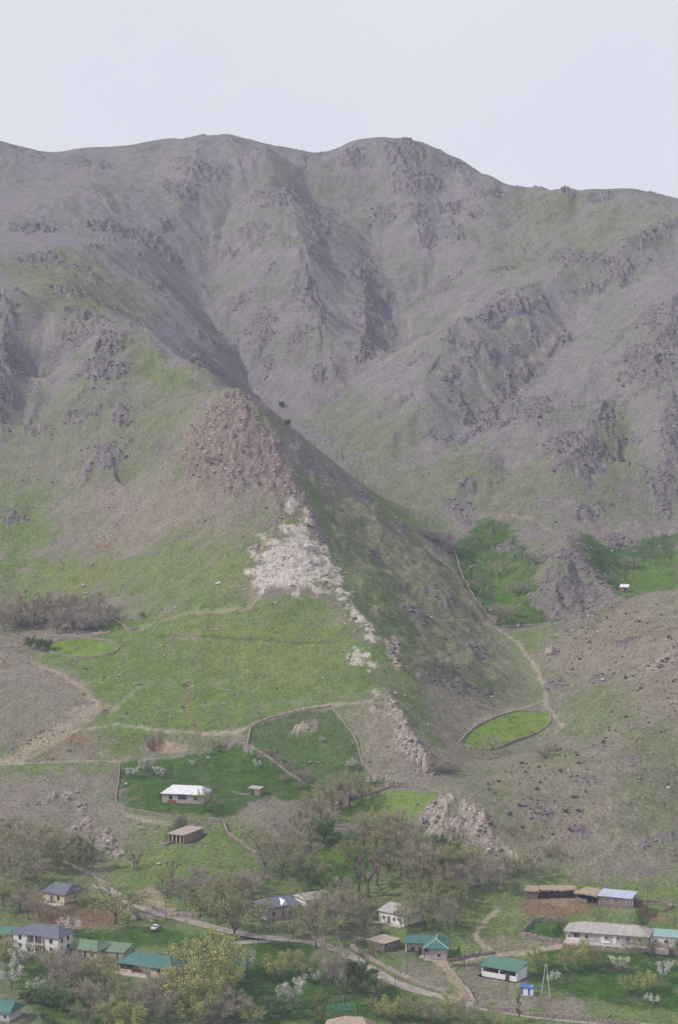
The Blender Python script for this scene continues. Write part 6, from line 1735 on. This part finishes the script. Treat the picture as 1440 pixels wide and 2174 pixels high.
shrubs([(1000,1690),(1070,1640),(1180,1590),(1260,1600),(1280,1720),(1180,1790),(1080,1760)], 90, .55, 1.15, 'dark thorny shrub dotted over the tan hillside behind the pale cliff', 'shrubs on the tan hillside')
shrubs([(1170,1350),(1300,1290),(1440,1270),(1440,1450),(1320,1480),(1200,1440)], 80, .5, 1.0, 'dark shrub on the stony top of the tan hill facing the limestone ridge', 'shrubs on the upper near hill')
shrubs([(1280,1480),(1440,1440),(1440,1560),(1250,1600)], 40, .5, 1.0, 'dark shrub on the bare middle slope of the tan hill facing the limestone ridge', 'shrubs on the bare flank')
shrubs([(860,1260),(960,1260),(1070,1420),(1080,1480),(960,1480),(850,1380)], 50, .5, 1.0, 'dark shrub on the shaded back flank of the limestone ridge', 'shrubs on the ridge flank')

# the small stuff nobody could count
def scatter(name, n, tmpl, m, dens, smin, smax, seed, label, flat=1.0):
    g = np.random.default_rng(seed)
    P = dens.ravel() * np.gradient(GYY, axis=0).ravel() * np.gradient(GXX, axis=1).ravel()
    P = P / P.sum()
    k = g.choice(P.size, n, p=P)
    X = GXX.ravel()[k] + g.uniform(-.4, .4, n); Y = GYY.ravel()[k] + g.uniform(-.4, .4, n); Z = grid_sample(GRD, U, YS, X, Y)
    sc = (smin + (smax - smin) * g.uniform(0, 1, n) ** 2.2)
    a = g.uniform(0, 6.283, n); ca, sa = np.cos(a), np.sin(a)
    T = [np.array(t.v) for t in tmpl]; F = [t.f for t in tmpl]
    vs = []; fs = []; off = 0; which = g.integers(0, len(T), n)
    for q in range(len(T)):
        idx = np.nonzero(which == q)[0]
        t = T[q][None] * sc[idx][:, None, None]
        x = t[..., 0] * ca[idx][:, None] - t[..., 1] * sa[idx][:, None] + X[idx][:, None]
        y = t[..., 0] * sa[idx][:, None] + t[..., 1] * ca[idx][:, None] + Y[idx][:, None]
        z = t[..., 2] * flat + Z[idx][:, None]
        vs.append(np.stack([x, y, z], -1).reshape(-1, 3))
        f = np.array(F[q]); nv = len(T[q])
        fs.append((f[None] + (np.arange(len(idx)) * nv)[:, None, None] + off).reshape(-1, f.shape[1])); off += nv * len(idx)
    v = np.vstack(vs).astype(np.float32); f = np.vstack(fs).astype(np.int32); w_ = f.shape[1]
    me = bpy.data.meshes.new(name); me.vertices.add(len(v)); me.vertices.foreach_set('co', v.ravel())
    me.loops.add(f.size); me.loops.foreach_set('vertex_index', f.ravel()); me.polygons.add(len(f)); me.polygons.foreach_set('loop_start', np.arange(0, f.size, w_, dtype=np.int32)); me.update()
    me.materials.append(m)
    o = bpy.data.objects.new(name, me); COLL.objects.link(o); o['kind'] = 'stuff'; o['label'] = label
    return o
def rock_tmpl(seed):
    g = np.random.default_rng(seed); m = MB()
    v = [(x * g.uniform(.6, 1.1), y * g.uniform(.6, 1.1), (z * g.uniform(.5, 1.0)) * .7 + .1) for z in (-.5, .6) for x, y in ((-1, -1), (1, -1), (1, 1), (-1, 1))]
    v = [(x * (.65 if z > 0 else 1), y * (.65 if z > 0 else 1), z) for x, y, z in v]
    m.add(v, [(0,3,2,1),(4,5,6,7),(0,1,5,4),(1,2,6,5),(2,3,7,6),(3,0,4,7)]); return m
rockness = np.clip(ROCK + LIME + RED + CLIFF, 0, 1)
nsc = sstep(-.1, .5, fbm(GXX / 25 + 70, GYY / 25, 4, .6))
wild = sstep(640, 760, GYY) * (GYY < 1900)
slopey = sstep(.12, .35, slope)
hillR = sstep(40, 90, GXX) * sstep(690, 720, GYY) * (GYY < 930)
d_tuft = (1 - .6 * sstep(1150, 1400, GYY)) * (0.03 + nsc * (.25 + .75 * slopey)) * wild * (1 - .6 * LIME) * (1.0 + 3.5 * hillR)
for k in FIELD_W:
    mm = poly_mask(None, 1.0, 0, world=FIELD_W[k]); d_tuft[mm[0], mm[1]] *= (1 - mm[2])
green_ = np.clip((COL[..., 1] - COL[..., 0]) / .03, 0, 1)
d_tuft *= (1 - .75 * green_)
fm = poly_mask([(700,1060),(900,1165),(960,1210),(1060,1340),(1085,1480),(960,1540),(880,1500),(800,1330),(720,1180)], 4, 3)
d_tuft[fm[0], fm[1]] += fm[2] * .9 * (.2 + nsc[fm[0], fm[1]])
scatter('hillside_scrub', 42000, [tuft_mesh(30 + k, 5, .8) for k in range(3)], shrub_m, d_tuft, .18, 1.0, 3, 'low dark scrub scattered over the hillsides')
nofield = np.ones(GRD.shape)
for k in FIELD_W:
    mm = poly_mask(None, 1.0, 0, world=FIELD_W[k]); nofield[mm[0], mm[1]] -= mm[2]
d_rock = .05 * hillR * nsc + nofield * (1 - .4 * sstep(1250, 1500, GYY)) * (1 - .7 * RED) * (rockness * 1.0 + .06 * nsc * slopey) * (GYY > 690) * (GYY < 1900)
scatter('loose_rocks', 14000, [rock_tmpl(k) for k in range(5)], tint('loose_rock', (0.185, 0.158, 0.142), .95, .35, .3), d_rock * (1 - LIME), .25, 1.05, 5, 'grey broken rocks lying over the crags and slopes')
scatter('pale_rocks', 2500, [rock_tmpl(40 + k) for k in range(5)], tint('pale_rock', (0.40, 0.35, 0.31), .95, .25, .3), LIME * .12 + CLIFF * .12 + RED * .12 + .003 * wild * slopey, .25, .95, 6, 'pale limestone blocks over the ridge outcrops')
vil = (GYY < 800) * sstep(0, .02, COL[..., 1] - COL[..., 0])
gt = leafmat('grass_tuft', (0.055, 0.095, 0.026), (0.105, 0.135, 0.045))
scatter('grass_tufts', 9000, [tuft_mesh(60 + k, 6, .5) for k in range(3)], gt, vil.astype(float) * (.2 + nsc), .35, .9, 8, 'tufts of grass and weeds in the gardens and meadows')
print('done', NTREE, 'trees', round(time.time() - T0, 1))
